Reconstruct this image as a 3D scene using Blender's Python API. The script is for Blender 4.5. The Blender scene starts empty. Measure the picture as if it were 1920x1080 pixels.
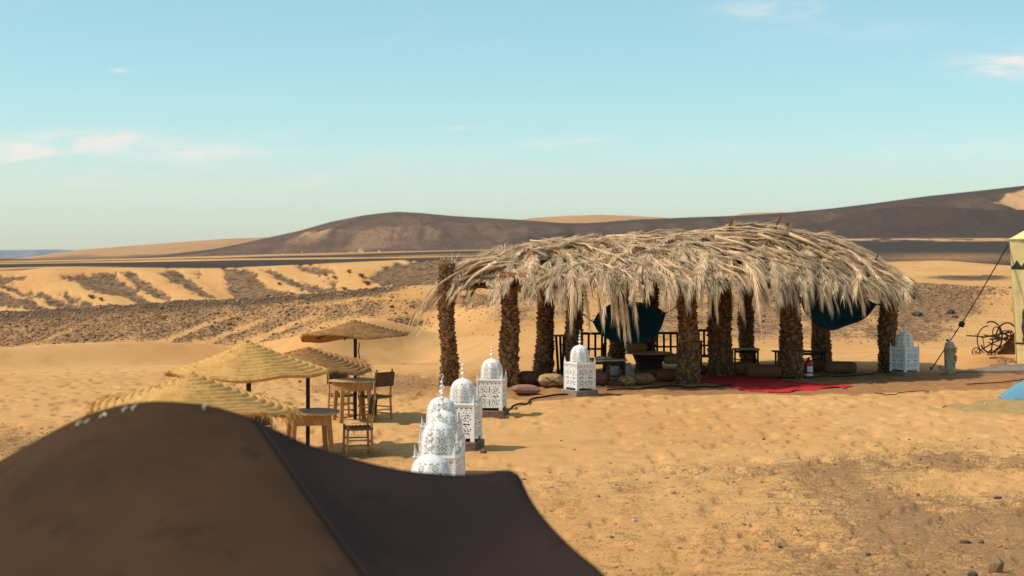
import bpy, math, random
import numpy as np
from mathutils import Vector, Matrix, Euler, noise as mnoise

random.seed(7)
rng = np.random.default_rng(7)
S = bpy.context.scene
COL = S.collection
PI = math.pi

# ------------------------------------------------------------------ camera, sky, sun, exposure
F, H, CX, HY = 2800.0, 3.2, 960.0, 480.0       # focal length in photo pixels, eye height, principal column, horizon row
cam_d = bpy.data.cameras.new('camera')
cam = bpy.data.objects.new('camera', cam_d)
COL.objects.link(cam)
S.camera = cam
cam.location = (0, 0, H)
cam.rotation_euler = (math.radians(90), 0, 0)
cam_d.sensor_width = 36.0
cam_d.lens = F / 1920 * 36
cam_d.shift_y = (HY - 540) / 1920
cam_d.clip_start = 0.1
cam_d.clip_end = 30000
cam_d.dof.use_dof = True
cam_d.dof.focus_distance = 33.0
cam_d.dof.aperture_fstop = 1.9

SUN_AZ = Vector((-0.972, -0.235, 0)).normalized()    # horizontal direction towards the sun
SUN_EL = math.radians(50)
to_sun = Vector((SUN_AZ.x * math.cos(SUN_EL), SUN_AZ.y * math.cos(SUN_EL), math.sin(SUN_EL)))
sun_d = bpy.data.lights.new('sun', 'SUN')
sun_d.energy = 3.3
sun_d.angle = math.radians(2.0)
sun_d.color = (1.0, 0.88, 0.72)
sun = bpy.data.objects.new('sun', sun_d)
COL.objects.link(sun)
sun.rotation_euler = to_sun.to_track_quat('Z', 'Y').to_euler()
sun.location = (-30, 0, 40)

S.view_settings.view_transform = 'Standard'
S.view_settings.look = 'None'
S.view_settings.exposure = 0.33
S.view_settings.gamma = 1.0
S.view_settings.use_curve_mapping = False
S.cycles.max_bounces = 6
S.cycles.diffuse_bounces = 4
S.cycles.transparent_max_bounces = 8
S.cycles.use_denoising = True

W = bpy.data.worlds.new('World')
S.world = W
W.use_nodes = True

class NT:
    """little helper to write node trees"""
    def __init__(s, tree):
        s.t = tree; s.n = tree.nodes; s.l = tree.links
    def new(s, typ, **kw):
        n = s.n.new(typ)
        for k, v in kw.items(): setattr(n, k, v)
        return n
    def set(s, sock, v):
        if hasattr(v, 'is_output'): s.l.new(v, sock)
        elif v is not None: sock.default_value = v
    def math(s, op, a, b=None, c=None, clamp=False):
        n = s.new('ShaderNodeMath', operation=op); n.use_clamp = clamp
        s.set(n.inputs[0], a)
        if b is not None: s.set(n.inputs[1], b)
        if c is not None: s.set(n.inputs[2], c)
        return n.outputs[0]
    def vmath(s, op, a, b=None):
        n = s.new('ShaderNodeVectorMath', operation=op)
        s.set(n.inputs[0], a)
        if b is not None: s.set(n.inputs[1], b)
        return n.outputs[0]
    def mix(s, fac, a, b, blend='MIX'):
        n = s.new('ShaderNodeMix', data_type='RGBA', blend_type=blend)
        n.clamp_factor = True
        s.set(n.inputs[0], fac)
        for i, v in ((6, a), (7, b)):
            if isinstance(v, tuple) and len(v) == 3: v = v + (1,)
            s.set(n.inputs[i], v)
        return n.outputs[2]
    def noise(s, vec, scale, detail=4, rough=.55, dist=0.0):
        n = s.new('ShaderNodeTexNoise'); s.set(n.inputs['Vector'], vec)
        n.inputs['Scale'].default_value = scale; n.inputs['Detail'].default_value = detail
        n.inputs['Roughness'].default_value = rough; n.inputs['Distortion'].default_value = dist
        return n.outputs['Fac']
    def voro(s, vec, scale, feature='F1'):
        n = s.new('ShaderNodeTexVoronoi', feature=feature); s.set(n.inputs['Vector'], vec)
        n.inputs['Scale'].default_value = scale
        return n
    def maprange(s, v, a, b, c=0.0, d=1.0, smooth=True):
        n = s.new('ShaderNodeMapRange', interpolation_type='SMOOTHSTEP' if smooth else 'LINEAR')
        s.set(n.inputs[0], v); s.set(n.inputs[1], a); s.set(n.inputs[2], b); s.set(n.inputs[3], c); s.set(n.inputs[4], d)
        return n.outputs[0]
    def mapping(s, vec, scale=(1, 1, 1), loc=(0, 0, 0), rot=(0, 0, 0)):
        n = s.new('ShaderNodeMapping'); s.set(n.inputs[0], vec)
        n.inputs['Scale'].default_value = scale; n.inputs['Location'].default_value = loc; n.inputs['Rotation'].default_value = rot
        return n.outputs[0]

def build_world():
    t = NT(W.node_tree)
    t.n.clear()
    out = t.new('ShaderNodeOutputWorld'); bg = t.new('ShaderNodeBackground')
    t.l.new(bg.outputs[0], out.inputs[0])
    sky = t.new('ShaderNodeTexSky', sky_type='NISHITA')
    sky.sun_disc = False
    sky.sun_elevation = SUN_EL
    sky.sun_rotation = math.atan2(SUN_AZ.x, SUN_AZ.y)
    sky.altitude = 600
    sky.air_density = 1.0
    sky.dust_density = 0.7
    sky.ozone_density = 1.6
    hs = t.new('ShaderNodeHueSaturation')
    hs.inputs['Hue'].default_value = 0.472
    hs.inputs['Saturation'].default_value = 1.5
    t.l.new(sky.outputs[0], hs.inputs['Color'])
    c = t.mix(1.0, hs.outputs[0], (0.86, 1.0, 0.95), 'MULTIPLY')
    # thin drifting cloud: streaky noise in direction space plus the wisps one can see
    tc = t.new('ShaderNodeTexCoord')
    d = tc.outputs['Generated']
    sp = t.new('ShaderNodeSeparateXYZ'); t.l.new(d, sp.inputs[0])
    ay = t.math('MAXIMUM', t.math('ABSOLUTE', sp.outputs[1]), 0.05)
    px = t.math('DIVIDE', sp.outputs[0], ay)
    pz = t.math('DIVIDE', sp.outputs[2], ay)
    cb = t.new('ShaderNodeCombineXYZ'); t.l.new(px, cb.inputs[0]); t.l.new(pz, cb.inputs[1]); t.l.new(sp.outputs[1], cb.inputs[2])
    warp = t.noise(t.mapping(cb.outputs[0], (9, 26, 1)), 1.0, 6, .6, .3)
    fine = t.noise(t.mapping(cb.outputs[0], (22, 90, 1)), 1.0, 7, .65, .6)
    amt = t.math('MULTIPLY_ADD', t.maprange(warp, .52, .8), .10, .0)     # streaks in the thin even veil of high cloud
    for (u, y, ru, ry, a) in ((130, 270, 140, 22, .72), (205, 256, 80, 11, .5), (30, 292, 110, 18, .5), (405, 285, 120, 18, .55), (865, 240, 36, 4, .5), (1065, 268, 75, 11, .5),
                              (1380, 275, 60, 8, .22), (1895, 120, 85, 24, .85), (1440, 18, 95, 16, .5), (222, 132, 16, 4, .5),
                              (505, 250, 60, 10, .25), (1900, 285, 120, 30, .2), (700, 360, 600, 60, .16), (300, 330, 400, 50, .16), (1700, 300, 350, 50, .14), (1600, 55, 200, 30, .12)):
        gx = t.math('DIVIDE', t.math('SUBTRACT', px, (u - CX) / F), ru / F)
        gy = t.math('DIVIDE', t.math('SUBTRACT', pz, (HY - y) / F), ry / F)
        r2 = t.math('ADD', t.math('MULTIPLY', gx, gx), t.math('MULTIPLY', gy, gy))
        g = t.math('POWER', 2.718, t.math('MULTIPLY', r2, -1.0))
        front = t.math('GREATER_THAN', sp.outputs[1], 0.0)
        g = t.math('MULTIPLY', t.math('MULTIPLY', g, front), a * 1.45)
        amt = t.math('ADD', amt, t.math('MULTIPLY', g, t.maprange(fine, .30, .70)))
    amt = t.math('MINIMUM', amt, .9)
    c = t.mix(.32, c, (4.7, 4.62, 4.4))
    c = t.mix(amt, c, (5.9, 5.6, 5.2))
    t.set(bg.inputs[0], c)
    bg.inputs[1].default_value = 0.132
    S.cycles.use_fast_gi = False
build_world()

# ------------------------------------------------------------------ helpers
def G(px, py, z=0.0):
    """point of the ground plane seen at a photo pixel"""
    d = F * (H - z) / (py - HY)
    return Vector(((px - CX) * d / F, d, z))
def P(px, py, d):
    return Vector(((px - CX) * d / F, d, H - (py - HY) * d / F))

def tag(o, label=None, cat=None, group=None, kind=None):
    if label: o['label'] = label
    if cat: o['category'] = cat
    if group: o['group'] = group
    if kind: o['kind'] = kind
    return o

def thing(name, label, cat, loc=(0, 0, 0), rz=0.0, group=None):
    o = bpy.data.objects.new(name, None)
    o.empty_display_size = .2
    COL.objects.link(o)
    o.location = loc; o.rotation_euler = (0, 0, rz)
    return tag(o, label, cat, group)

class MB:
    def __init__(s): s.v = []; s.f = []; s.sm = []
    def add(s, vs, fs, smooth=False):
        b = len(s.v)
        s.v.extend(tuple(p) for p in vs)
        s.f.extend(tuple(i + b for i in f) for f in fs)
        s.sm.extend([smooth] * len(fs))
        return s
    def box(s, c, size, rot=None, taper=1.0, jit=0.0, bevel=0.0):
        c = Vector(c); hx, hy, hz = (a / 2 for a in size)
        R = rot if rot is not None else Matrix.Identity(3)
        b = min(bevel, hx * .45, hy * .45, hz * .45)
        vs = []
        if b <= 0:
            for z in (-1, 1):
                k = taper if z > 0 else 1
                for x, y in ((-1, -1), (1, -1), (1, 1), (-1, 1)):
                    p = Vector((x * hx * k, y * hy * k, z * hz))
                    if jit: p += Vector((random.uniform(-jit, jit), random.uniform(-jit, jit), random.uniform(-jit, jit)))
                    vs.append(c + R @ p)
            return s.add(vs, [(0, 3, 2, 1), (4, 5, 6, 7), (0, 1, 5, 4), (1, 2, 6, 5), (2, 3, 7, 6), (3, 0, 4, 7)])
        rings = [(-hz, b), (-hz + b, 0), (hz - b, 0), (hz, b)]
        for z, q in rings:
            k = taper if z > 0 else 1
            for x, y in ((-hx + q, -hy), (hx - b, -hy + q), (hx, hy - b), (-hx + b, hy)):
                pass
            xx, yy = (hx - q) * k, (hy - q) * k
            cc = b * .7
            for p in ((-xx + cc, -yy), (xx - cc, -yy), (xx, -yy + cc), (xx, yy - cc), (xx - cc, yy), (-xx + cc, yy), (-xx, yy - cc), (-xx, -yy + cc)):
                q3 = Vector((p[0], p[1], z))
                if jit: q3 += Vector((random.uniform(-jit, jit), random.uniform(-jit, jit), random.uniform(-jit, jit)))
                vs.append(c + R @ q3)
        fs = [tuple(range(7, -1, -1)), tuple(range(24, 32))]
        for r in range(3):
            for i in range(8):
                j = (i + 1) % 8
                fs.append((r * 8 + i, r * 8 + j, r * 8 + 8 + j, r * 8 + 8 + i))
        return s.add(vs, fs)
    def bar(s, a, b, w, h=None, bevel=0.0, up=(0, 0, 1), jit=0.0):
        a, b = Vector(a), Vector(b); h = h or w
        d = b - a; L = d.length; d.normalize()
        u = Vector(up)
        if abs(d.dot(u)) > .95: u = Vector((0, 1, 0))
        x = u.cross(d).normalized(); y = d.cross(x)
        R = Matrix((x, y, d)).transposed()
        return s.box((a + b) / 2, (w, h, L), R, bevel=bevel, jit=jit)
    def tube(s, pts, r, n=8, caps=True, smooth=True, closed=False):
        pts = [Vector(p) for p in pts]; m = len(pts)
        rs = r if isinstance(r, (list, tuple)) else [r] * m
        vs = []; prev = None
        for i, p in enumerate(pts):
            if closed: t = pts[(i + 1) % m] - pts[i - 1]
            else: t = pts[min(i + 1, m - 1)] - pts[max(i - 1, 0)]
            if t.length < 1e-9: t = Vector((0, 0, 1))
            t.normalize()
            if prev is None:
                u = Vector((0, 0, 1)) if abs(t.z) < .9 else Vector((1, 0, 0))
            else: u = prev
            x = (u - t * u.dot(t))
            if x.length < 1e-6: x = t.orthogonal()
            x.normalize(); y = t.cross(x); prev = x
            for k in range(n):
                a = 2 * PI * k / n
                vs.append(p + (x * math.cos(a) + y * math.sin(a)) * rs[i])
        fs = []
        for i in range(m if closed else m - 1):
            j = (i + 1) % m
            for k in range(n):
                l = (k + 1) % n
                fs.append((i * n + k, i * n + l, j * n + l, j * n + k))
        if caps and not closed:
            fs.append(tuple(range(n - 1, -1, -1))); fs.append(tuple((m - 1) * n + k for k in range(n)))
        return s.add(vs, fs, smooth)
    def lathe(s, prof, n=24, c=(0, 0, 0), smooth=True, fn=None):
        c = Vector(c); vs = []
        for i, (r, z) in enumerate(prof):
            for k in range(n):
                a = 2 * PI * k / n
                p = Vector((r * math.cos(a), r * math.sin(a), z))
                if fn: p = fn(p, a, i)
                vs.append(c + p)
        fs = []
        for i in range(len(prof) - 1):
            for k in range(n):
                l = (k + 1) % n
                fs.append((i * n + k, i * n + l, i * n + n + l, i * n + n + k))
        if prof[0][0] > 1e-4: fs.append(tuple(range(n - 1, -1, -1)))
        if prof[-1][0] > 1e-4: fs.append(tuple((len(prof) - 1) * n + k for k in range(n)))
        return s.add(vs, fs, smooth)
    def grid(s, fn, nu, nv, smooth=True, keep=None, wrap=False):
        vs = [fn(i / (nu - 1), j / (nv - 1)) for j in range(nv) for i in range(nu)]
        fs = []
        for j in range(nv - 1):
            for i in range(nu - 1):
                if keep and not keep((i + .5) / (nu - 1), (j + .5) / (nv - 1)): continue
                fs.append((j * nu + i, j * nu + i + 1, (j + 1) * nu + i + 1, (j + 1) * nu + i))
        return s.add(vs, fs, smooth)
    def blob(s, c, size, seed=0, n=1, jit=.25, flat=.0):
        """irregular faceted stone"""
        c = Vector(c); r = random.Random(seed)
        vs = [Vector((0, 0, 1))]
        for (z, k, off) in ((.45, 5, 0), (-.35, 5, .6)):
            for i in range(k):
                a = 2 * PI * (i + off) / k + r.uniform(-.25, .25)
                q = math.sqrt(1 - z * z)
                vs.append(Vector((q * math.cos(a), q * math.sin(a), z)))
        vs.append(Vector((0, 0, -1)))
        vs = [c + Vector((p.x * size[0], p.y * size[1], p.z * size[2])) * (1 + r.uniform(-jit, jit)) for p in vs]
        fs = []
        for i in range(5):
            j = (i + 1) % 5
            fs += [(0, 1 + i, 1 + j), (1 + i, 6 + i, 1 + j), (1 + j, 6 + i, 6 + j), (11, 6 + j, 6 + i)]
        return s.add(vs, fs)
    def mesh(s, name, mat=None):
        me = bpy.data.meshes.new(name)
        me.from_pydata(s.v, [], s.f)
        if any(s.sm): me.polygons.foreach_set('use_smooth', s.sm)
        if mat: me.materials.append(mat)
        me.update()
        return me
    def build(s, name, mat, parent=None, world=False):
        return link(name, s.mesh(name, mat), parent, world)

def link(name, me, parent=None, world=False):
    o = bpy.data.objects.new(name, me)
    COL.objects.link(o)
    if parent:
        o.parent = parent
        if world:
            p = parent; off = Vector((0, 0, 0))
            m = Matrix.Identity(4)
            chain = []
            while p: chain.append(p); p = p.parent
            for q in reversed(chain):
                m = m @ q.matrix_parent_inverse @ q.matrix_basis if q.parent else q.matrix_basis.copy()
            o.matrix_parent_inverse = m.inverted()
    return o

def copy_tree(o, parent=None):
    c = o.copy(); COL.objects.link(c)
    if parent:
        c.parent = parent
    for ch in list(o.children): copy_tree(ch, c)
    return c

# ------------------------------------------------------------------ materials
def mat(name, c1, c2=None, scale=6.0, rough=.85, bump=0.0, bscale=60.0, stretch=(1, 1, 1), c3=None, spec=.06, metal=0.0, rnd=0.0, detail=5, contrast=(.32, .68), sheen=0, trans=0.0):
    m = bpy.data.materials.new(name); m.use_nodes = True
    t = NT(m.node_tree); t.n.clear()
    out = t.new('ShaderNodeOutputMaterial'); b = t.new('ShaderNodeBsdfPrincipled')
    t.l.new(b.outputs[0], out.inputs[0])
    b.inputs['Roughness'].default_value = rough
    b.inputs['Specular IOR Level'].default_value = spec
    b.inputs['Metallic'].default_value = metal
    tc = t.new('ShaderNodeTexCoord')
    v = t.mapping(tc.outputs['Object'], stretch)
    col = c1 + (1,)
    if c2:
        n = t.noise(v, scale, detail)
        col = t.mix(t.maprange(n, *contrast), c1, c2)
    if c3:
        n2 = t.noise(v, scale * 3.7, 6, .65)
        col = t.mix(t.maprange(n2, .52, .72), col, c3)
    if rnd:
        oi = t.new('ShaderNodeObjectInfo')
        k = t.math('MULTIPLY_ADD', oi.outputs['Random'], 2 * rnd, 1 - rnd)
        hs = t.new('ShaderNodeHueSaturation'); t.set(hs.inputs['Color'], col); t.set(hs.inputs['Value'], k)
        col = hs.outputs[0]
    t.set(b.inputs['Base Color'], col)
    if bump:
        bn = t.new('ShaderNodeBump'); bn.inputs['Strength'].default_value = bump; bn.inputs['Distance'].default_value = .02
        t.set(bn.inputs['Height'], t.noise(v, bscale, 4, .6)); t.l.new(bn.outputs[0], b.inputs['Normal'])
    if trans:
        tr = t.new('ShaderNodeBsdfTranslucent'); t.set(tr.inputs[0], col)
        mx = t.new('ShaderNodeMixShader'); mx.inputs[0].default_value = trans
        t.l.new(b.outputs[0], mx.inputs[1]); t.l.new(tr.outputs[0], mx.inputs[2]); t.l.new(mx.outputs[0], out.inputs[0])
    return m

M = {}
M['white'] = mat('white_paint', (.85, .83, .79), (.80, .77, .71), 5, .5, c3=(.62, .55, .46), spec=.25)
M['hole_dark'] = mat('added_hole_dark', (.06, .065, .075), (.03, .03, .035), 9, .7)
M['slab'] = mat('lantern_slab', (.20, .13, .095), (.13, .085, .065), 5, .9, .5, 40, c3=(.26, .18, .12))
M['slab_grey'] = mat('grey_concrete', (.30, .23, .17), (.20, .15, .115), 4, .9, .5, 30, c3=(.14, .10, .08))
M['thatch'] = mat('dry_palm_leaf', (.88, .67, .44), (.66, .475, .285), 2.2, .75, rnd=.28, c3=(.42, .30, .17), trans=.34)
M['thatch_mass'] = mat('dry_palm_mass', (.74, .55, .35), (.44, .315, .185), 1.6, .8, c3=(.24, .165, .09), trans=.18)  # darker than the top fronds, painting shade into the gaps between them
M['sun_block'] = mat('sun_block_brown', (.15, .085, .04), (.07, .04, .02), 3, .95, .5, 25)
M['rachis'] = mat('palm_rachis', (.70, .52, .29), (.48, .33, .17), 4, .7, rnd=.2)
M['stub'] = mat('palm_stub', (.26, .13, .06), (.14, .07, .035), 7, .8)
M['trunk'] = mat('palm_trunk', (.12, .063, .032), (.07, .036, .02), 8, .95, .6, 30)
M['bark'] = mat('palm_bark_scale', (.33, .18, .08), (.15, .078, .036), 7, .9, .4, 50, c3=(.42, .26, .13))
M['beam'] = mat('red_brown_beam', (.30, .12, .045), (.17, .068, .03), 4, .8, .3, 30, (1, 1, 1))
M['wood'] = mat('honey_wood', (.46, .245, .085), (.30, .145, .05), 5, .6, .25, 40, (4, 4, .8), c3=(.50, .30, .13))
M['wood_pale'] = mat('pale_chair_wood', (.60, .34, .145), (.45, .235, .09), 6, .65, .25, 40, (4, 4, .8))
M['table_top'] = mat('weathered_table_top', (.56, .385, .225), (.38, .25, .135), 6, .7, .3, 30, (.7, 6, 1))
M['woven'] = mat('woven_brown_fabric', (.165, .105, .058), (.085, .052, .03), 12, .9, .8, 120, (1, 1, 5))
M['rush'] = mat('rush_seat', (.28, .155, .07), (.15, .08, .037), 14, .9, .8, 90, (1, 6, 1))
M['pole'] = mat('dark_pole', (.055, .038, .03), (.03, .022, .018), 7, .7, .3, 50)
M['straw_yellow'] = mat('yellow_straw', (.70, .405, .135), (.54, .29, .088), 7, .75, .5, 90, c3=(.40, .215, .065), trans=.1)
M['straw_tan'] = mat('tan_straw', (.38, .20, .075), (.25, .12, .043), 8, .8, .5, 90, c3=(.18, .08, .03), trans=.05)
M['straw_brown'] = mat('brown_straw', (.44, .215, .08), (.29, .135, .048), 8, .8, .5, 90, c3=(.15, .08, .04), trans=.06)
M['dark_wood'] = mat('dark_bench_wood', (.045, .032, .026), (.02, .015, .013), 7, .6, .3, 40, (4, 4, 1))
M['teal'] = mat('dark_teal_cloth', (.008, .048, .068), (.005, .030, .045), 2.2, .9, .25, 60)
M['cord'] = mat('black_cord', (.018, .015, .014), None, rough=.7)
M['red_rug'] = mat('red_rug', (.60, .034, .032), (.43, .022, .024), 3, .95, .8, 70, c3=(.74, .10, .06))
M['red_paint'] = mat('red_extinguisher', (.40, .018, .018), (.32, .014, .014), 5, .35, spec=.5)
M['label'] = mat('white_label', (.72, .70, .66), None, rough=.6)
M['black'] = mat('black_rubber', (.015, .015, .015), None, rough=.5)
M['yellow_canvas'] = mat('yellow_canvas', (.86, .67, .31), (.77, .58, .25), 1.6, .85, .25, 60, c3=(.64, .50, .2))
M['black_print'] = mat('dark_applique', (.07, .07, .06), (.045, .045, .04), 6, .9)
M['iron'] = mat('dark_iron', (.035, .026, .024), (.07, .035, .022), 7, .6, metal=.3)
M['rust'] = mat('rusty_sheet', (.10, .045, .028), (.06, .03, .022), 3, .75)
M['blue'] = mat('sky_blue_canvas', (.14, .30, .40), (.11, .24, .34), 3, .75, .2, 50)
M['mat'] = mat('straw_mat', (.50, .33, .145), (.36, .225, .09), 5, .95, .4, 60, (1, 4, 1), c3=(.19, .12, .055))
M['plaster'] = mat('crusted_plaster', (.52, .42, .28), (.34, .25, .15), 11, .95, 1.0, 30, c3=(.17, .10, .055))
M['stone_dark'] = mat('dark_stone', (.13, .10, .082), (.075, .06, .052), 8, .85, .5, 20, rnd=.3)
M['stone_tan'] = mat('tan_stone', (.33, .20, .11), (.24, .14, .08), 6, .9, .5, 20)
M['shrub'] = mat('dry_shrub_twig', (.40, .24, .10), (.27, .165, .07), 3, .9, rnd=.3)
M['cush_brown'] = mat('fuzzy_brown', (.16, .075, .045), (.08, .038, .025), 16, .95, 1.0, 60)
M['cush_beige'] = mat('beige_sacking', (.52, .34, .16), (.40, .245, .105), 8, .95, .6, 80)
M['cush_pink'] = mat('dusty_pink_cotton', (.32, .175, .125), (.24, .125, .09), 5, .9, .3, 60)
M['cush_red'] = mat('red_brown_kilim', (.24, .075, .04), (.13, .045, .028), 14, .95, .5, 70, (1, 1, 5), c3=(.36, .20, .10))
M['cush_leopard'] = mat('mottled_cushion', (.42, .24, .09), (.045, .03, .018), 22, .9, .2, 60, contrast=(.50, .56))
M['cush_olive'] = mat('olive_brown_bag', (.30, .165, .07), (.20, .105, .042), 6, .9, .4, 60)
M['cush_stripe'] = mat('striped_kilim', (.22, .09, .045), (.10, .04, .025), 9, .95, .4, 60, (1, 1, 7), c3=(.34, .20, .10))
M['cush_gold'] = mat('golden_brown_cushion', (.38, .20, .08), (.27, .14, .05), 5, .9, .3, 60)
M['rattan'] = mat('rattan_pouf', (.24, .145, .07), (.12, .07, .035), 16, .9, .8, 60, (1, 1, 4))
M['white_cloth'] = mat('white_cloth', (.50, .47, .43), (.38, .34, .30), 5, .9, .3, 30)
M['cream'] = mat('cream_yarn', (.62, .54, .36), None, rough=.9)
# ------------------------------------------------------------------ terrain
def _h(xi, yi, seed):
    n = (xi.astype(np.int64) * 374761393 + yi.astype(np.int64) * 668265263 + seed * 144269504) & 0xffffffff
    n = ((n ^ (n >> 13)) * 1274126177) & 0xffffffff
    n = n ^ (n >> 16)
    return (n & 0xffff) / 65535.0
def vn(x, y, seed=0):
    xi = np.floor(x); yi = np.floor(y); fx = x - xi; fy = y - yi
    fx = fx * fx * fx * (fx * (fx * 6 - 15) + 10); fy = fy * fy * fy * (fy * (fy * 6 - 15) + 10)
    a = _h(xi, yi, seed); b = _h(xi + 1, yi, seed); c = _h(xi, yi + 1, seed); d = _h(xi + 1, yi + 1, seed)
    return (a * (1 - fx) + b * fx) * (1 - fy) + (c * (1 - fx) + d * fx) * fy
def fbm(x, y, oct=4, seed=0, gain=.5):
    s = 0; a = 1; n = 0
    for k in range(oct):
        s = s + a * vn(x * 2 ** k + 17.3 * k, y * 2 ** k - 9.1 * k, seed + k); n += a; a *= gain
    return s / n
def sst(a, b, x):
    t = np.clip((x - a) / (b - a), 0, 1); return t * t * (3 - 2 * t)
def Zc(Y, D): return H - (np.asarray(Y, float) - HY) * D / F

def tab(u, *pts):
    return np.interp(u, [p[0] for p in pts], [p[1] for p in pts])
def smooth1(a, k):
    w = np.ones(k) / k
    p = np.pad(a, (k // 2, k // 2), mode='edge')
    return np.convolve(p, w, mode='valid')[:len(a)]

U_ALL = np.arange(-400, 2330, 10.0)
def table(*pts, k=9):
    return smooth1(tab(U_ALL, *pts), k)
T_B = table((-400, 668), (0, 653), (120, 645), (250, 641), (380, 645), (450, 648), (500, 641), (560, 630), (630, 611), (690, 600), (740, 602), (800, 622), (870, 632), (960, 640), (1100, 648), (1400, 652), (1920, 652), (2330, 652), k=5)
T_C = table((-400, 600), (0, 587), (130, 580), (300, 568), (480, 561), (640, 547), (720, 539), (790, 534), (900, 537), (1050, 532), (1300, 528), (1650, 529), (1740, 533), (1860, 538), (1920, 541), (2330, 545), k=5)
T_D = table((-400, 525), (0, 511), (100, 500), (200, 501), (400, 503), (500, 499), (650, 492), (760, 487), (1000, 489), (1300, 494), (1580, 493), (1665, 491), (1768, 488), (1893, 498), (1960, 500), (2330, 500), k=5)
S_B = table((-400, -2.5), (-60, -1.5), (430, 4.6), (470, 4.4), (570, -1.2), (620, -1.0), (900, 4.0), (1000, 2), (1150, 0), (2330, 0), k=5)     # the dune crests swing away to the right
L_ = []     # (distance, z table)
w9 = sst(760, 960, U_ALL)                       # 0 on the left, 1 behind the palm shelter and to the right
w5 = sst(430, 560, U_ALL)
zero = np.zeros_like(U_ALL)
L_.append((-1, zero)); L_.append((36, zero)); L_.append((40, zero))
yA = table((-400, 700), (0, 695), (160, 685.5), (345, 683.6), (500, 683.6), (2330, 683.6))
L_.append((44, Zc(yA, 44)))
L_.append((46, -(.85 - .25 * w5) * (1 - w9)))
L_.append((49.8, -(.80 - .22 * w5) * (1 - w9) + w9 * Zc(T_B, 49.8)))
L_.append((51.3, (-.62 + .55 * w5) * (1 - w9) + w9 * Zc(T_B, 51.3)))
L_.append((53, Zc(T_B, 53 + S_B)))
def two(D, l, r):
    return (D, Zc(l * (1 - w9) + r * w9, D))
L_.append((57, Zc((T_B + 7) * (1 - w9) + 636 * w9, 57 + S_B)))
L_.append(two(63, T_B + 14, np.full_like(U_ALL, 604)))
L_.append(two(74, T_B + 12, np.full_like(U_ALL, 566)))
L_.append(two(90, T_B + 3, np.full_like(U_ALL, 548)))
L_.append((97, Zc(T_C, 97)))
L_.append((101, Zc(T_C, 97) - .35))
wr = sst(1100, 1500, U_ALL)
L_.append((140, -6.0 * (1 - wr) + wr * Zc(529, 140)))
L_.append((236, (1 - wr) * Zc(T_C + 2, 236) + wr * Zc(519, 236)))
L_.append((250, (1 - wr) * Zc(T_C * .5 + T_D * .5, 250) + wr * Zc(508, 250)))
L_.append((264, Zc(T_D, 264)))
L_.append((275, Zc(T_D, 264) - .8))
L_.append((420, Zc(table((-400, 502), (0, 497), (400, 493), (800, 486.5), (1200, 480), (1580, 480), (1700, 474), (1920, 472), (2330, 472)), 420)))
L_.append((900, Zc(table((-400, 490), (0, 488), (200, 486.5), (500, 477), (800, 470.5), (1000, 467), (1300, 455), (1600, 448), (1920, 444), (2330, 444)), 900)))
L_.append((1500, Zc(table((-400, 486), (0, 485.5), (200, 485), (500, 478), (2330, 474)), 1500)))
L_.append((9000, Zc(np.full_like(U_ALL, 483.5), 9000)))
LD = np.array([l[0] for l in L_], float)
LZ = np.array([l[1] for l in L_])               # lines x table

def pchip_slopes(x, y):
    h = np.diff(x)[:, None]; dl = np.diff(y, axis=0) / h
    m = np.zeros_like(y)
    w1 = 2 * h[1:] + h[:-1]; w2 = h[1:] + 2 * h[:-1]
    with np.errstate(divide='ignore', invalid='ignore'):
        hm = (w1 + w2) / (w1 / dl[:-1] + w2 / dl[1:])
    m[1:-1] = np.where(dl[:-1] * dl[1:] > 0, hm, 0)
    m[0] = dl[0]; m[-1] = dl[-1]
    return np.nan_to_num(m)
LM = pchip_slopes(LD, LZ)

def base_z(u, D):
    """ground height, u and D arrays of one shape"""
    ui = np.clip((u - U_ALL[0]) / 10.0, 0, len(U_ALL) - 1.001)
    i = ui.astype(int); f = ui - i
    sh = S_B[i] * (1 - f) + S_B[i + 1] * f
    D = np.where(D < 44, D, np.where(D < 47 + sh, 44 + (D - 44) * 3 / (3 + sh), np.where(D < 57 + sh, D - sh, np.where(D < 63, 57 + (D - 57 - sh) * 6 / (6 - sh), D))))
    k = np.clip(np.searchsorted(LD, D, side='right') - 1, 0, len(LD) - 2)
    x0 = LD[k]; h = LD[k + 1] - x0; t = np.clip((D - x0) / h, 0, 1)
    g = lambda A, kk: A[kk, i] * (1 - f) + A[kk, i + 1] * f
    y0, y1, m0, m1 = g(LZ, k), g(LZ, k + 1), g(LM, k), g(LM, k + 1)
    t2 = t * t; t3 = t2 * t
    return (2 * t3 - 3 * t2 + 1) * y0 + (t3 - 2 * t2 + t) * h * m0 + (-2 * t3 + 3 * t2) * y1 + (t3 - t2) * h * m1

def ell(u, Y, cu, cy, ru, ry):
    return np.exp(-(((u - cu) / ru) ** 2 + ((Y - cy) / ry) ** 2) ** 1.3)

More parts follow.
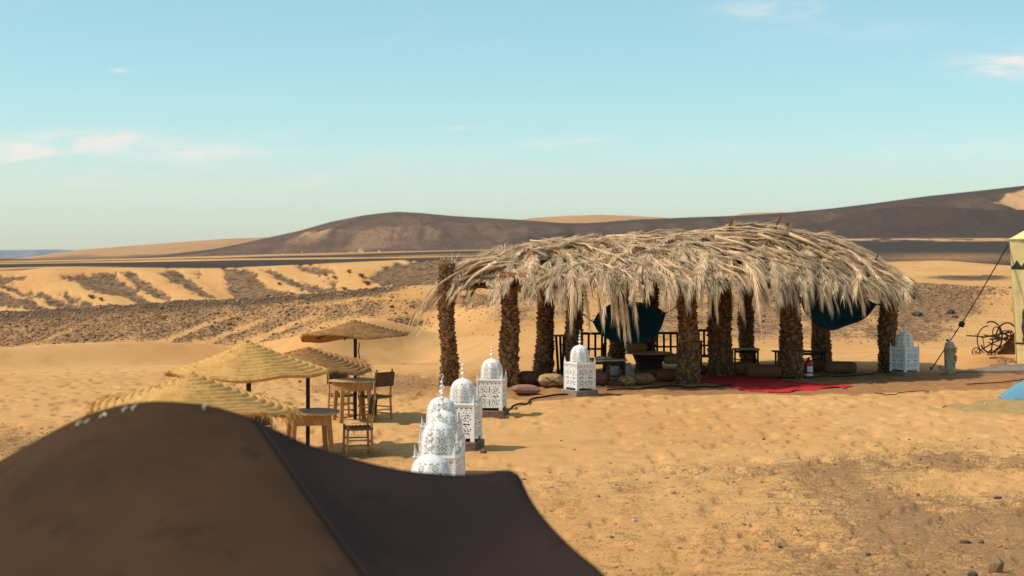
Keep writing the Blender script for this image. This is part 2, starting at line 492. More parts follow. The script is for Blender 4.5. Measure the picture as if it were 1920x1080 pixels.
SCREE = [[(-80, 510), (0, 516), (48, 519), (30, 524), (14, 527), (45, 540), (75, 547), (78, 554), (40, 550), (0, 537), (-80, 515)],
         [(-60, 538), (0, 545), (25, 555), (60, 563), (90, 574), (108, 582), (60, 582), (20, 578), (-60, 570)],
         [(76, 545), (110, 556), (145, 567), (178, 578), (120, 582), (105, 572), (85, 560)],
         [(108, 548), (125, 548), (150, 560), (172, 572), (160, 574), (130, 561)],
         [(115, 516), (140, 512), (215, 511), (225, 520), (250, 537), (265, 550), (300, 570), (270, 571), (240, 554), (205, 552), (160, 547), (145, 530), (118, 523)],
         [(225, 512), (250, 509), (260, 517), (263, 524), (295, 541), (330, 557), (310, 558), (265, 541), (240, 520)],
         [(298, 511), (315, 506), (335, 507), (355, 520), (375, 535), (387, 549), (402, 562), (380, 560), (345, 541), (315, 526)],
         [(355, 505), (380, 513), (370, 516)],
         [(418, 504), (440, 502), (465, 506), (475, 512), (490, 530), (510, 543), (542, 550), (520, 556), (480, 558), (450, 558), (435, 545), (422, 520)],
         [(483, 502), (510, 504), (525, 510), (545, 518), (560, 526), (590, 528), (640, 536), (620, 543), (585, 547), (560, 541), (530, 527), (500, 512)],
         [(555, 493), (590, 496), (623, 507), (628, 513), (610, 515), (578, 506)],
         [(600, 514), (640, 525), (625, 528)],
         [(684, 523), (704, 514), (710, 506), (718, 499), (751, 490), (786, 485), (826, 484), (960, 486), (960, 540), (720, 540)]]
def poly_sd(px, py, poly):
    """signed distance to a polygon, positive inside"""
    d = np.full(len(px), 1e9); ins = np.zeros(len(px), bool)
    n = len(poly)
    for k in range(n):
        ax, ay = poly[k]; bx, by = poly[(k + 1) % n]
        ex, ey = bx - ax, by - ay
        t = np.clip(((px - ax) * ex + (py - ay) * ey) / (ex * ex + ey * ey + 1e-9), 0, 1)
        d = np.minimum(d, np.hypot(px - ax - t * ex, py - ay - t * ey))
        c = ((ay > py) != (by > py)) & (px < (bx - ax) * (py - ay) / (by - ay + 1e-12) + ax)
        ins ^= c
    return np.where(ins, d, -d)

def terrain(x, y):
    """heights and cover (rock, soil, dark) of the ground at world x, y"""
    D = np.maximum(np.hypot(x, y), 1e-3)
    ang = np.arctan2(x, y)
    Dy = np.where(np.abs(ang) < .68, np.maximum(y, 1e-3), D * math.cos(.68))
    u = CX + F * np.tan(np.clip(ang, -.68, .68))
    z = base_z(u, Dy)
    Y = HY + (H - z) * F / Dy
    inC = sst(84, 92, Dy) * (1 - sst(104, 112, Dy))
    inD = sst(150, 200, Dy) * (1 - sst(268, 280, Dy))
    near = 1 - sst(40, 45, Dy)
    n1 = fbm(x * .9, y * .45, 4, 3); n2 = fbm(x * .16, y * .10, 3, 11); n3 = fbm(x * .05, y * .05, 4, 21); n4 = fbm(x * 2.6, y * .8, 5, 31, .65)
    yc = np.interp(u, U_ALL, T_C); yb = np.interp(u, U_ALL, T_B); yd = np.interp(u, U_ALL, T_D)
    rock = np.zeros_like(z); soil = np.zeros_like(z); dark = np.zeros_like(z)
    # --- camp: trodden gravel, dark damp soil round the shelter
    R = lambda *a: ell(u, Y, *a)
    gr = np.maximum.reduce([R(740, 716, 120, 18) * .85, R(650, 728, 90, 14) * .8, R(760, 738, 60, 10) * .5, R(30, 832, 95, 30) * .9, R(660, 853, 110, 13) * .75, R(700, 878, 150, 14) * .35, R(860, 846, 60, 5) * .3])
    fore = sst(820, 920, Y + (n2 - .5) * 110) * (.40 + .55 * sst(1150, 1750, u + (n2 - .5) * 400)) + sst(925, 1010, Y + (n2 - .5) * 60) * sst(1550, 1850, u) * .35
    fore = fore * (.62 + .55 * sst(.30, .68, n1 * .5 + n4 * .5)) * (1 - .9 * R(1850, 905, 190, 34)) * (1 - .6 * R(1250, 800, 400, 22))
    band = R(1250, 828, 280, 9) * .4 + R(1330, 880, 260, 16) * .35 + R(1720, 868, 170, 16) * .6 + R(1880, 975, 260, 45) * .55 + R(1130, 915, 160, 14) * .3
    rock += near * np.clip(np.maximum(gr * (.5 + .9 * (n4 - .1)), (fore + band * sst(.3, .6, n4)) * .78), 0, .85)
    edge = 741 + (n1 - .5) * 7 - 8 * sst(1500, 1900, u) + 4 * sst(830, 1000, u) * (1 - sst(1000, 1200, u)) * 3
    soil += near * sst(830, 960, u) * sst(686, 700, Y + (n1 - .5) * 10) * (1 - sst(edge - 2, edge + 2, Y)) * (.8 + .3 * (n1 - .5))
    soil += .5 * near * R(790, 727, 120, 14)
    soil += R(1870, 678, 45, 14) * .5
    # --- rubble bank (C) with tongues of sand blown down it
    t = (Y - yc) / np.maximum(yb - yc, 5)
    r = (1 - sst(.80, 1.08, t + (n3 - .5) * .35 + .10 * sst(180, 520, u))) * (.62 - .12 * sst(300, 560, u)) * (.7 + .6 * n1)
    r = np.maximum(r, .95 * (1 - sst(4, 16 + 8 * (n3 - .5), Y - yc)) * (1 - sst(800, 900, u)))
    q = u + 2.6 * (Y - 641) + (n1 - .5) * 14
    st = np.zeros_like(z)
    for q0, a in ((317, .8), (398, .8), (478, .75), (90, .3), (230, .25)):
        st = np.maximum(st, np.where(q > q0, np.exp(-np.maximum(q - q0, 0) / 48.0), 0) * a)
    lower = sst(585, 612, Y) * (1 - sst(600, 690, u))
    r = np.maximum(r, st * lower * .9)
    gaps = np.zeros_like(z)
    for q0, a_ in ((300, .9), (381, .9), (461, .9), (70, .4), (212, .35)):
        gaps = np.maximum(gaps, a_ * np.exp(-((q - q0) / 11.0) ** 2))
    r *= 1 - .85 * gaps * sst(580, 612, Y) * sst(-50, 60, u)
    r *= 1 - .8 * ell(u, Y - (566 - (u - 640) * .09), 700, 0, 110, 3.0)
    r = np.clip(r * 1.25, 0, 1) * (1 - w_at(u, 690, 800) * .65)
    pr = 1.7 * np.maximum.reduce([R(760, 604, 42, 9) * .85, R(805, 572, 34, 11) * .9, R(900, 562, 75, 16) * .6, R(965, 588, 60, 45) * .42, R(1060, 570, 50, 40) * .5, R(1420, 590, 120, 60) * .58, R(1725, 572, 120, 44) * .85, R(1800, 546, 60, 12) * .6, R(1700, 622, 90, 28) * .8, R(1560, 600, 95, 50) * .55, R(1250, 590, 120, 60) * .55])
    inS = sst(53, 58, Dy) * (1 - sst(100, 106, Dy))
    rock += inC * np.clip(r, 0, 1) * (1 - sst(700, 840, u))
    rock += inS * pr * (.55 + .9 * (n1 - .2)) * sst(640, 740, u)
    rock += sst(100, 112, Dy) * (1 - sst(246, 254, Dy)) * R(1820, 521, 95, 6) * .95 * wr_at(u)
    dark += sst(100, 112, Dy) * (1 - sst(246, 254, Dy)) * R(1820, 521, 95, 6) * .7 * wr_at(u)
    rock += sst(42, 46, Dy) * (1 - sst(54, 57, Dy)) * R(800, 684, 130, 5) * .6
    dark += inC * (1 - sst(5, 22, Y - yc + (n1 - .5) * 12)) * (1 - sst(780, 860, u)) * .95
    # --- second dune ridge (D) with dark scree fans sloping to the right
    q = u - 2.3 * (Y - 500)
    r = np.zeros_like(z)
    sel = np.nonzero((inD > 0) & (Y < 605) & (u > -420) & (u < 1000))[0]
    if len(sel):
        us_, Ys_ = u[sel], Y[sel]
        en = (fbm(us_ * .12, Ys_ * .22, 4, 131) - .5) * 16
        best = np.full(len(sel), -99.0)
        for poly in SCREE: best = np.maximum(best, poly_sd(us_, Ys_, poly))
        tex = .62 + .5 * fbm((us_ - 2.3 * Ys_) * .11, Ys_ * .09, 4, 133)
        r[sel] = sst(-4.5, 3.5, best + en) * np.clip(tex, 0, 1) + .22 * sst(.55, .7, fbm(us_ * .05, Ys_ * .1, 3, 137)) * sst(520, 540, Ys_)
    rock += inD * np.clip(r, 0, 1) * (1 - .92 * wr_at(u))
    dark += inD * np.clip(r, 0, 1) * .45 * (1 - wr_at(u))
    # --- plain: bands of dark gravel and of drifted sand
    inE = sst(276, 300, Dy)
    n5 = fbm(x * .004, y * .012, 4, 41)
    e = .95 - .9 * sst(.56, .66, n5) * (1 - sst(1300, 1600, u))
    e = np.where(u < 1150, e * (1 - .9 * ell(u, Y, 330, 481.5, 95, 2.6)) * (1 - .85 * ell(u, Y - (491.5 - u * .023), 300, 0, 420, 1.6)), e)
    e = e * (1 - .8 * sst(380, 520, u) * (1 - sst(1100, 1250, u)) * sst(700, 760, Dy))
    sp = ell(u, Y, 1760, 449, 260, 3.2) * (.3 + 1.2 * sst(.45, .6, fbm(x * .08, y * .05, 3, 51)))
    e = e * (1 - .8 * sp) * (1 - .35 * ell(u, Y, 1780, 482, 150, 9))
    rock += inE * e
    dark += inE * e * (1.1 - .6 * ell(u, Y, 1800, 484, 200, 9) * wr_at(u))
    rock = np.clip(rock, 0, 1); soil = np.clip(soil, 0, 1); dark = np.clip(dark, 0, 1)
    # --- relief
    amp = near * (1 - .6 * soil)
    foot = fbm(x * 2.1, y * 2.1, 2, 61)
    pits = sst(.60, .76, vn(x * 4.6 + n1 * 1.2, y * 3.6 + n1, 71))
    dz = amp * ((foot - .5) * .050 - pits * .060 * sst(.30, .50, n2 + .1) + (n4 - .5) * .03 * (.3 + rock)) * sst(690, 720, Y + 12)
    dz += near * .05 * sst(edge - 1, edge + 2.5, Y) * (1 - sst(edge + 8, edge + 40, Y)) * sst(980, 1080, u)
    dz += sst(54, 62, Dy) * (1 - sst(110, 125, Dy)) * ((fbm(x * 1.1, y * 1.1, 3, 81) - .5) * .34 * rock + (n3 - .5) * .5 * sst(72, 86, Dy) * (1 - sst(90, 97, Dy)))
    dz += inD * ((fbm(x * .35, y * .35, 4, 91) - .5) * 1.1 * rock - .40 * r * (1 - wr_at(u)) + .35 * np.sin(q / 31.0) * (1 - wr_at(u)) * (1 - sst(255, 263, Dy)))
    dz += inE * (fbm(x * .03, y * .03, 3, 95) - .5) * .5 * (1 - sst(600, 900, Dy))
    return z + dz, rock, soil, dark

def w_at(u, a, b): return sst(a, b, u)
def wr_at(u): return sst(1100, 1500, u)

def gz(x, y):
    return float(terrain(np.array([float(x)]), np.array([float(y)]))[0][0])

def ground_material():
    m = bpy.data.materials.new('desert_ground'); m.use_nodes = True
    t = NT(m.node_tree); t.n.clear()
    out = t.new('ShaderNodeOutputMaterial'); b = t.new('ShaderNodeBsdfPrincipled')
    t.l.new(b.outputs[0], out.inputs[0])
    b.inputs['Roughness'].default_value = .95; b.inputs['Specular IOR Level'].default_value = .02
    at = t.new('ShaderNodeAttribute', attribute_name='cover')
    sp = t.new('ShaderNodeSeparateColor'); t.l.new(at.outputs['Color'], sp.inputs[0])
    rock, soil, dark = sp.outputs[0], sp.outputs[1], sp.outputs[2]
    tc = t.new('ShaderNodeTexCoord'); p = tc.outputs['Object']
    dist = t.vmath('LENGTH', p)
    ln = t.new('ShaderNodeVectorMath', operation='LENGTH'); t.l.new(p, ln.inputs[0]); dist = ln.outputs['Value']
    far1 = t.maprange(dist, 42, 58, smooth=False); far2 = t.maprange(dist, 110, 180, smooth=False)
    # sand
    s1 = t.noise(p, .10, 4); s2 = t.noise(p, 1.3, 5); s3 = t.noise(p, 22, 4, .6)
    sand = t.mix(t.maprange(s1, .35, .65), (.64, .355, .140), (.58, .295, .108))
    sand = t.mix(t.math('MULTIPLY', t.maprange(s2, .45, .70), .45), sand, (.46, .235, .085))
    sand = t.mix(t.math('MULTIPLY', t.maprange(s3, .50, .72), .25), sand, (.36, .19, .08))
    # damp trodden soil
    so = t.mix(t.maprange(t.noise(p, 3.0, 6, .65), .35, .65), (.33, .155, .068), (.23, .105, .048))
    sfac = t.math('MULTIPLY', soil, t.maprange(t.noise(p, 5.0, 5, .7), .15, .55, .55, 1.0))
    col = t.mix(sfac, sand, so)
    # gravel at three sizes, coarser with distance
    def gravel(scale):
        v = t.voro(p, scale); n = t.noise(p, scale * .45, 5, .7)
        f = t.math('ADD', t.math('MULTIPLY', v.outputs['Distance'], .55), t.math('MULTIPLY', n, .85))
        return v.outputs['Color'], f
    c0, f0 = gravel(26.0)
    f0 = t.math('ADD', t.math('MULTIPLY', f0, .45), t.math('MULTIPLY', t.noise(t.mapping(p, (1, 1.9, 1)), 3.4, 9, .74, .4), .62)); c1_, f1 = gravel(6.5); c2_, f2 = gravel(1.8)
    gc = t.mix(far2, t.mix(far1, c0, c1_), c2_)
    gf = t.mix(far2, t.mix(far1, f0, f1), f2)
    gfs = t.new('ShaderNodeSeparateColor'); t.l.new(gf, gfs.inputs[0]); gf = gfs.outputs[0]
    gcs = t.new('ShaderNodeSeparateColor'); t.l.new(gc, gcs.inputs[0])
    tn = t.new('ShaderNodeMix', data_type='FLOAT'); t.l.new(far1, tn.inputs[0]); t.set(tn.inputs[2], t.math('MULTIPLY_ADD', rock, .30, .44)); t.set(tn.inputs[3], t.math('MULTIPLY_ADD', rock, 1.15, .06)); thr = tn.outputs[0]
    gfac = t.maprange(t.math('SUBTRACT', thr, gf), -.10, .08)
    ramp = t.new('ShaderNodeValToRGB'); t.l.new(gcs.outputs[0], ramp.inputs[0])
    e = ramp.color_ramp.elements
    e[0].position = 0; e[0].color = (.11, .070, .043, 1)
    e[1].position = 1; e[1].color = (.42, .25, .125, 1)
    for pos, c in ((.35, (.25, .135, .066, 1)), (.7, (.34, .19, .09, 1))):
        k = e.new(pos); k.color = c
    rc = t.mix(t.math('MULTIPLY', dark, .95), t.mix(far1, t.mix(.60, ramp.outputs[0], (.34, .185, .088)), ramp.outputs[0]), t.mix(far2, t.mix(t.math('MULTIPLY', gcs.outputs[1], .8), (.080, .056, .042), (.175, .112, .070)), t.mix(t.math('MULTIPLY', gcs.outputs[1], .8), (.036, .032, .031), (.064, .052, .045))))
    under = t.mix(.72, sand, rc)
    film = t.math('MULTIPLY', t.maprange(rock, .10, 1.0), t.maprange(dist, 42, 60, .22, .72, smooth=False))
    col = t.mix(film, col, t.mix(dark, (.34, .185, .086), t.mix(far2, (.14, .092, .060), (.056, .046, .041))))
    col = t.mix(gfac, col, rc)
    t.set(b.inputs['Base Color'], col)
    # fine relief: ripples in sand, stones in gravel
    rip = t.noise(t.mapping(p, (1, 2.2, 1)), 9, 5, .6)
    fine = t.noise(p, 42, 4, .7)
    hgt = t.math('ADD', t.math('MULTIPLY', rip, .7), t.math('MULTIPLY', fine, .18))
    hgt = t.math('ADD', hgt, t.math('MULTIPLY', gfac, .55))
    bn = t.new('ShaderNodeBump'); bn.inputs['Distance'].default_value = .035
    t.set(bn.inputs['Strength'], t.maprange(dist, 30, 260, .75, .25, smooth=False))
    t.set(bn.inputs['Height'], hgt)
    # stony banks: coarse bump
    bn2 = t.new('ShaderNodeBump'); bn2.inputs['Distance'].default_value = .35
    t.set(bn2.inputs['Strength'], t.math('MULTIPLY', t.math('MULTIPLY', rock, far1), .55))
    t.set(bn2.inputs['Height'], gf)
    t.l.new(bn.outputs[0], bn2.inputs['Normal'])
    t.l.new(bn2.outputs[0], b.inputs['Normal'])
    return m

def fast_mesh(name, co, nu, nv, attr=None, wrap=False, material=None):
    """regular grid mesh, co is (nv*nu, 3)"""
    me = bpy.data.meshes.new(name)
    i = np.arange(nu - 1 if not wrap else nu); j = np.arange(nv - 1)
    J, I = np.meshgrid(j, i, indexing='ij')
    I2 = (I + 1) % nu
    q = np.stack([J * nu + I, J * nu + I2, (J + 1) * nu + I2, (J + 1) * nu + I], -1).reshape(-1, 4)
    me.vertices.add(len(co)); me.vertices.foreach_set('co', co.astype(np.float32).ravel())
    me.loops.add(q.size); me.loops.foreach_set('vertex_index', q.astype(np.int32).ravel())
    me.polygons.add(len(q)); me.polygons.foreach_set('loop_start', np.arange(0, q.size, 4, dtype=np.int32))
    me.update(calc_edges=True)
    me.polygons.foreach_set('use_smooth', np.ones(len(q), bool))
    if attr is not None:
        a = me.color_attributes.new('cover', 'FLOAT_COLOR', 'POINT')
        a.data.foreach_set('color', np.concatenate([attr, np.ones((len(co), 1))], 1).astype(np.float32).ravel())
    if material: me.materials.append(material)
    me.validate()
    return me

def build_ground():
    us = np.arange(-60, 1984, 4.2)
    a_in = np.arctan((us - CX) / F)
    a_side = np.linspace(a_in[-1], .72, 46)[1:]
    a_back = np.linspace(.72, PI, 50)[1:]
    ang = np.concatenate([-a_back[::-1][1:], -a_side[::-1], a_in, a_side, a_back])
    rad = np.concatenate([np.array([.05]), np.geomspace(1.0, 12, 22), np.arange(12.1, 46, .115), np.arange(46, 60, .2), np.arange(60, 64, .4), np.arange(64, 86, 1.1), np.arange(86, 102, .28), np.geomspace(102, 228, 26), np.arange(230, 268, .6), np.geomspace(269, 1000, 60), np.geomspace(1040, 16000, 26)])
    A, Rr = np.meshgrid(ang, rad)
    # inside the field of view rows run straight across, so far crests stay smooth
    c = np.where(np.abs(A) < .68, 1 / np.cos(A), 1 / math.cos(.68))
    x = (np.sin(A) * Rr * c).ravel(); y = (np.cos(A) * Rr * c).ravel()
    z, rock, soil, dark = terrain(x, y)
    me = fast_mesh('ground', np.stack([x, y, z], 1), len(ang), len(rad), np.stack([rock, soil, dark], 1), wrap=True, material=ground_material())
    # normals must point up
    if me.polygons[len(me.polygons) // 2].normal.z < 0: me.flip_normals()
    o = link('ground', me)
    return tag(o, 'orange desert sand with gravel patches, banks and dunes', None, None, 'structure')
ground = build_ground()

def hill_material(name, rock1, rock2, sandc):
    m = bpy.data.materials.new(name); m.use_nodes = True
    t = NT(m.node_tree); t.n.clear()
    out = t.new('ShaderNodeOutputMaterial'); b = t.new('ShaderNodeBsdfPrincipled')
    t.l.new(b.outputs[0], out.inputs[0]); b.inputs['Roughness'].default_value = .95; b.inputs['Specular IOR Level'].default_value = .02
    at = t.new('ShaderNodeAttribute', attribute_name='cover')
    sp = t.new('ShaderNodeSeparateColor'); t.l.new(at.outputs['Color'], sp.inputs[0])
    tc = t.new('ShaderNodeTexCoord'); p = tc.outputs['Object']
    n = t.noise(p, .05, 6, .6); f = t.noise(p, .5, 5, .7)
    rc = t.mix(t.maprange(n, .35, .65), rock1, rock2)
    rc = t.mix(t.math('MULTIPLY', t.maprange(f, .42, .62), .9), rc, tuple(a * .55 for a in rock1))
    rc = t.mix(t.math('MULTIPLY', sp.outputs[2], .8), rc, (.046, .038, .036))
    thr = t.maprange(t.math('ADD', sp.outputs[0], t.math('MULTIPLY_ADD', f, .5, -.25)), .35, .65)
    t.set(b.inputs['Base Color'], t.mix(thr, sandc, rc))
    bn = t.new('ShaderNodeBump'); bn.inputs['Distance'].default_value = 2.2; bn.inputs['Strength'].default_value = .7
    t.set(bn.inputs['Height'], t.noise(p, .16, 6, .65)); t.l.new(bn.outputs[0], b.inputs['Normal'])
    return m

def ridge(name, label, material, D, depth, crest, foot, u0, u1, cover, relief=3.0, step=5, seed=0, kind='structure'):
    """a hill: a sheet rising from its foot at distance D-depth to the crest at D and down behind it"""
    us = np.arange(u0, u1 + step, step, dtype=float); ts = np.concatenate([np.linspace(0, 1, 46), np.linspace(1.03, 2, 12)])
    Uu, T = np.meshgrid(us, ts)
    Dv = D + (T - 1) * depth
    yc = tab(Uu, *crest); yf = tab(Uu, *foot)
    zc = Zc(yc, D); zf = Zc(yf, D - depth) - 1.0
    tt = np.clip(T, 0, 1)
    s = tt * .45 + .55 * (tt * tt * (3 - 2 * tt))
    z = zf + (zc - zf) * s
    x = (Uu - CX) / F * Dv
    back = np.clip(T - 1, 0, 1)
    z = z - (zc - zf + 6) * back ** 1.25
    n = fbm(x * .012 + seed, Dv * .005, 4, 101 + seed) - .5
    gully = np.abs(fbm(x * .03 + n * 1.5, Dv * .004 + seed, 4, 111 + seed) - .5) * 2
    hh = np.clip((zc - zf) / 30, .15, 1)
    z = z + relief * hh * (n * 1.2 + (gully - .4) * .8) * np.sin(np.clip(tt, 0, 1) * PI) ** .8
    cov = cover(Uu, tt, x, gully, n)
    co = np.stack([x.ravel(), Dv.ravel(), z.ravel()], 1)
    me = fast_mesh(name, co, len(us), len(ts), np.stack([c.ravel() * np.ones(co.shape[0]) for c in cov], 1), material=material)
    o = link(name, me)
    return tag(o, label, None, None, kind)

HM = hill_material('dark_hill_rock', (.205, .122, .082), (.135, .084, .064), (.52, .30, .15))
HS = hill_material('far_dune_sand', (.30, .165, .085), (.24, .13, .07), (.46, .255, .115))
HB = hill_material('far_haze_blue', (.22, .25, .30), (.19, .22, .26), (.3, .28, .27))  # blue of distant haze painted into the hill colour
one = lambda a: np.ones_like(a)

def cov_main(u, t, x, g, n):
    ph = u / 17.0 + 2.2 * (fbm(u * .02, t * 0 + 3.0, 3, 141) - .5) + t * 2.2
    saw = np.abs((ph % 1.0) - .5) * 2
    hgt = .02 + .20 * saw ** 4 * (.3 + 1.2 * fbm(u * .03, t * 0 + 7.0, 2, 143)) * sst(470, 560, u) * (1 - .5 * sst(1000, 1200, u))
    toe = 1 - sst(hgt * .75, hgt, t)
    streak = (np.exp(-((u - (560 + t * 90)) / 10) ** 2) * sst(.35, .6, t) * .22 + np.exp(-((u - (650 - t * 160)) / 12) ** 2) * sst(.3, .6, t) * .2 + np.exp(-((u - (880 + t * 60)) / 16) ** 2) * sst(.1, .3, t) * (1 - sst(.4, .6, t)) * .3)
    rock = 1 - np.clip(.85 * toe * sst(430, 560, u) + streak, 0, 1) - .45 * sst(.0, .25, n) * (1 - sst(.55, .8, t)) - .2 * sst(1500, 1700, u) * sst(.5, .9, t) * sst(-.05, .1, n)
    pt = np.exp(-(((u - 1915 - (t - .75) * 120) / 42) ** 2 + ((t - .74) / .12) ** 2) ** 1.5) + .8 * np.exp(-(((u - 1925) / 60) ** 2 + ((t - .60) / .045) ** 2) ** 1.5)
    rock = rock - .95 * pt
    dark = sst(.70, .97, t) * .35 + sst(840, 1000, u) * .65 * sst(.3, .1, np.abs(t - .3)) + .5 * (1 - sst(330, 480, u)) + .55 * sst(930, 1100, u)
    return np.clip(rock, 0, 1), np.zeros_like(u), np.clip(dark, 0, 1)
main_crest = ((150, 489), (200, 486), (300, 479), (400, 467), (450, 457), (500, 446), (560, 433), (620, 416), (680, 404), (720, 399), (745, 397), (785, 399), (850, 405), (920, 409), (975, 412), (1050, 418), (1100, 418.5), (1200, 412), (1280, 408), (1394, 404), (1470, 399), (1558, 391), (1640, 381), (1736, 368), (1850, 356), (1920, 348), (2050, 336), (2300, 330), (2600, 345))
main_foot = ((150, 489), (400, 484), (500, 480), (800, 474), (1000, 470), (1300, 456), (1600, 449), (2600, 449))
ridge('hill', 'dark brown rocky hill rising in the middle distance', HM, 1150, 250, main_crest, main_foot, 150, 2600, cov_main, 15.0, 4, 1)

def cov_dark(u, t, x, g, n):
    return one(u) - .3 * sst(.12, .35, n), one(u) * 0, np.clip(.95 - .5 * n, 0, 1)
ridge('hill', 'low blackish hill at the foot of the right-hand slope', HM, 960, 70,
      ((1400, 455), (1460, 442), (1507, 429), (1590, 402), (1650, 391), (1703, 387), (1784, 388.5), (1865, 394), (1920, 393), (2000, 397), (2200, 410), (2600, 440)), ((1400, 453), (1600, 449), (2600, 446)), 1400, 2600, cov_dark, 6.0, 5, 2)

def cov_sand(u, t, x, g, n):
    return np.clip(.12 + .9 * n * (t < .8), 0, 1), one(u) * 0, one(u) * 0
ridge('sand_dune', 'orange dune crest peeping over the dark hill', HS, 1600, 120, ((900, 430), (965, 414), (1000, 408.5), (1060, 405), (1123, 402.5), (1180, 404.5), (1245, 408), (1320, 416), (1420, 440)), ((900, 440), (1420, 440)), 900, 1420, cov_sand, 1.5, 5, 3)
ridge('sand_dune', 'thin orange dune strip above the right end of the hill line', HS, 1600, 120, ((1340, 412), (1394, 400), (1430, 398.5), (1470, 398), (1500, 402), (1560, 412)), ((1340, 430), (1560, 430)), 1340, 1560, cov_sand, 1.5, 5, 4)
ridge('sand_dune', 'long low orange dune on the far left horizon', HS, 1900, 420, ((-300, 492), (0, 487), (60, 481), (154, 468), (270, 459), (350, 453), (417, 448), (496, 445), (560, 447), (700, 455)), ((-300, 490), (0, 488), (250, 482), (700, 480)), -300, 700, lambda u, t, x, g, n: (np.clip(.25 + .8 * n + .5 * (1 - sst(.1, .4, t)), 0, 1), one(u) * 0, one(u) * 0), 2.5, 5, 6)
ridge('distant_hills', 'faint blue hills on the far left horizon', HB, 7000, 600, ((-500, 466), (-200, 468), (0, 469), (60, 468.5), (110, 468), (160, 470), (260, 476), (420, 482)), ((-500, 488), (420, 486)), -500, 420, lambda u, t, x, g, n: (one(u), one(u) * 0, one(u) * 0), 30, 6, 7)
# ------------------------------------------------------------------ black goat-hair tent in front
def fabric_material(name, c1, c2, c3):
    m = mat(name, c1, c2, 1.0, .95, .35, 120, c3=c3)
    t = NT(m.node_tree)
    b = [n for n in t.n if n.type == 'BSDF_PRINCIPLED'][0]
    b.inputs['Sheen Weight'].default_value = .0
    b.inputs['Specular IOR Level'].default_value = .03
    return m
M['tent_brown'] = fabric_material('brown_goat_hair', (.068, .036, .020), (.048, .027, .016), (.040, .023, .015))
M['tent_shaded'] = fabric_material('shaded_goat_hair', (.034, .022, .020), (.025, .017, .016), (.021, .015, .014))  # shaded copy of the brown cloth, its shade put into the colour

def curve_pts(pts, n, k=3):
    """resample a 3-D polyline evenly (smoothed)"""
    pts = [Vector(p) for p in pts]
    # Catmull-Rom
    out = []
    for i in range(len(pts) - 1):
        p0 = pts[max(i - 1, 0)]; p1 = pts[i]; p2 = pts[i + 1]; p3 = pts[min(i + 2, len(pts) - 1)]
        for j in range(16):
            t = j / 16
            out.append(.5 * ((2 * p1) + (p2 - p0) * t + (2 * p0 - 5 * p1 + 4 * p2 - p3) * t * t + (3 * p1 - p0 - 3 * p2 + p3) * t ** 3))
    out.append(pts[-1])
    d = [0]
    for a, b in zip(out, out[1:]): d.append(d[-1] + (b - a).length)
    res = []; k = 0
    for i in range(n):
        s = d[-1] * i / (n - 1)
        while k < len(out) - 2 and d[k + 1] < s: k += 1
        f = (s - d[k]) / max(d[k + 1] - d[k], 1e-9)
        res.append(out[k].lerp(out[k + 1], min(max(f, 0), 1)))
    return res

def coons(mb, top, bot, left, right, sag=0.0, rough=.006, seed=0):
    """top/bot run left to right, left/right run top to bottom"""
    nu, nv = len(top), len(left)
    vs = []
    for j in range(nv):
        v = j / (nv - 1)
        for i in range(nu):
            u = i / (nu - 1)
            p = top[i] * (1 - v) + bot[i] * v + left[j] * (1 - u) + right[j] * u
            p -= top[0] * (1 - u) * (1 - v) + top[-1] * u * (1 - v) + bot[0] * (1 - u) * v + bot[-1] * u * v
            w = 16 * u * (1 - u) * v * (1 - v)
            n = mnoise.noise(Vector((p.x * 1.4, p.y * 1.4, seed))) * .8 + mnoise.noise(Vector((p.x * 5, p.y * 5, seed + 3))) * .3
            p = p + Vector((0, 0, -sag * w + n * rough * min(1, w * 4) * 5))
            vs.append(p)
    fs = [(j * nu + i, (j + 1) * nu + i, (j + 1) * nu + i + 1, j * nu + i + 1) for j in range(nv - 1) for i in range(nu - 1)]
    mb.add(vs, fs, True)

def solid(o, th, offset=-1):
    md = o.modifiers.new('thickness', 'SOLIDIFY'); md.thickness = th; md.offset = offset
    return o

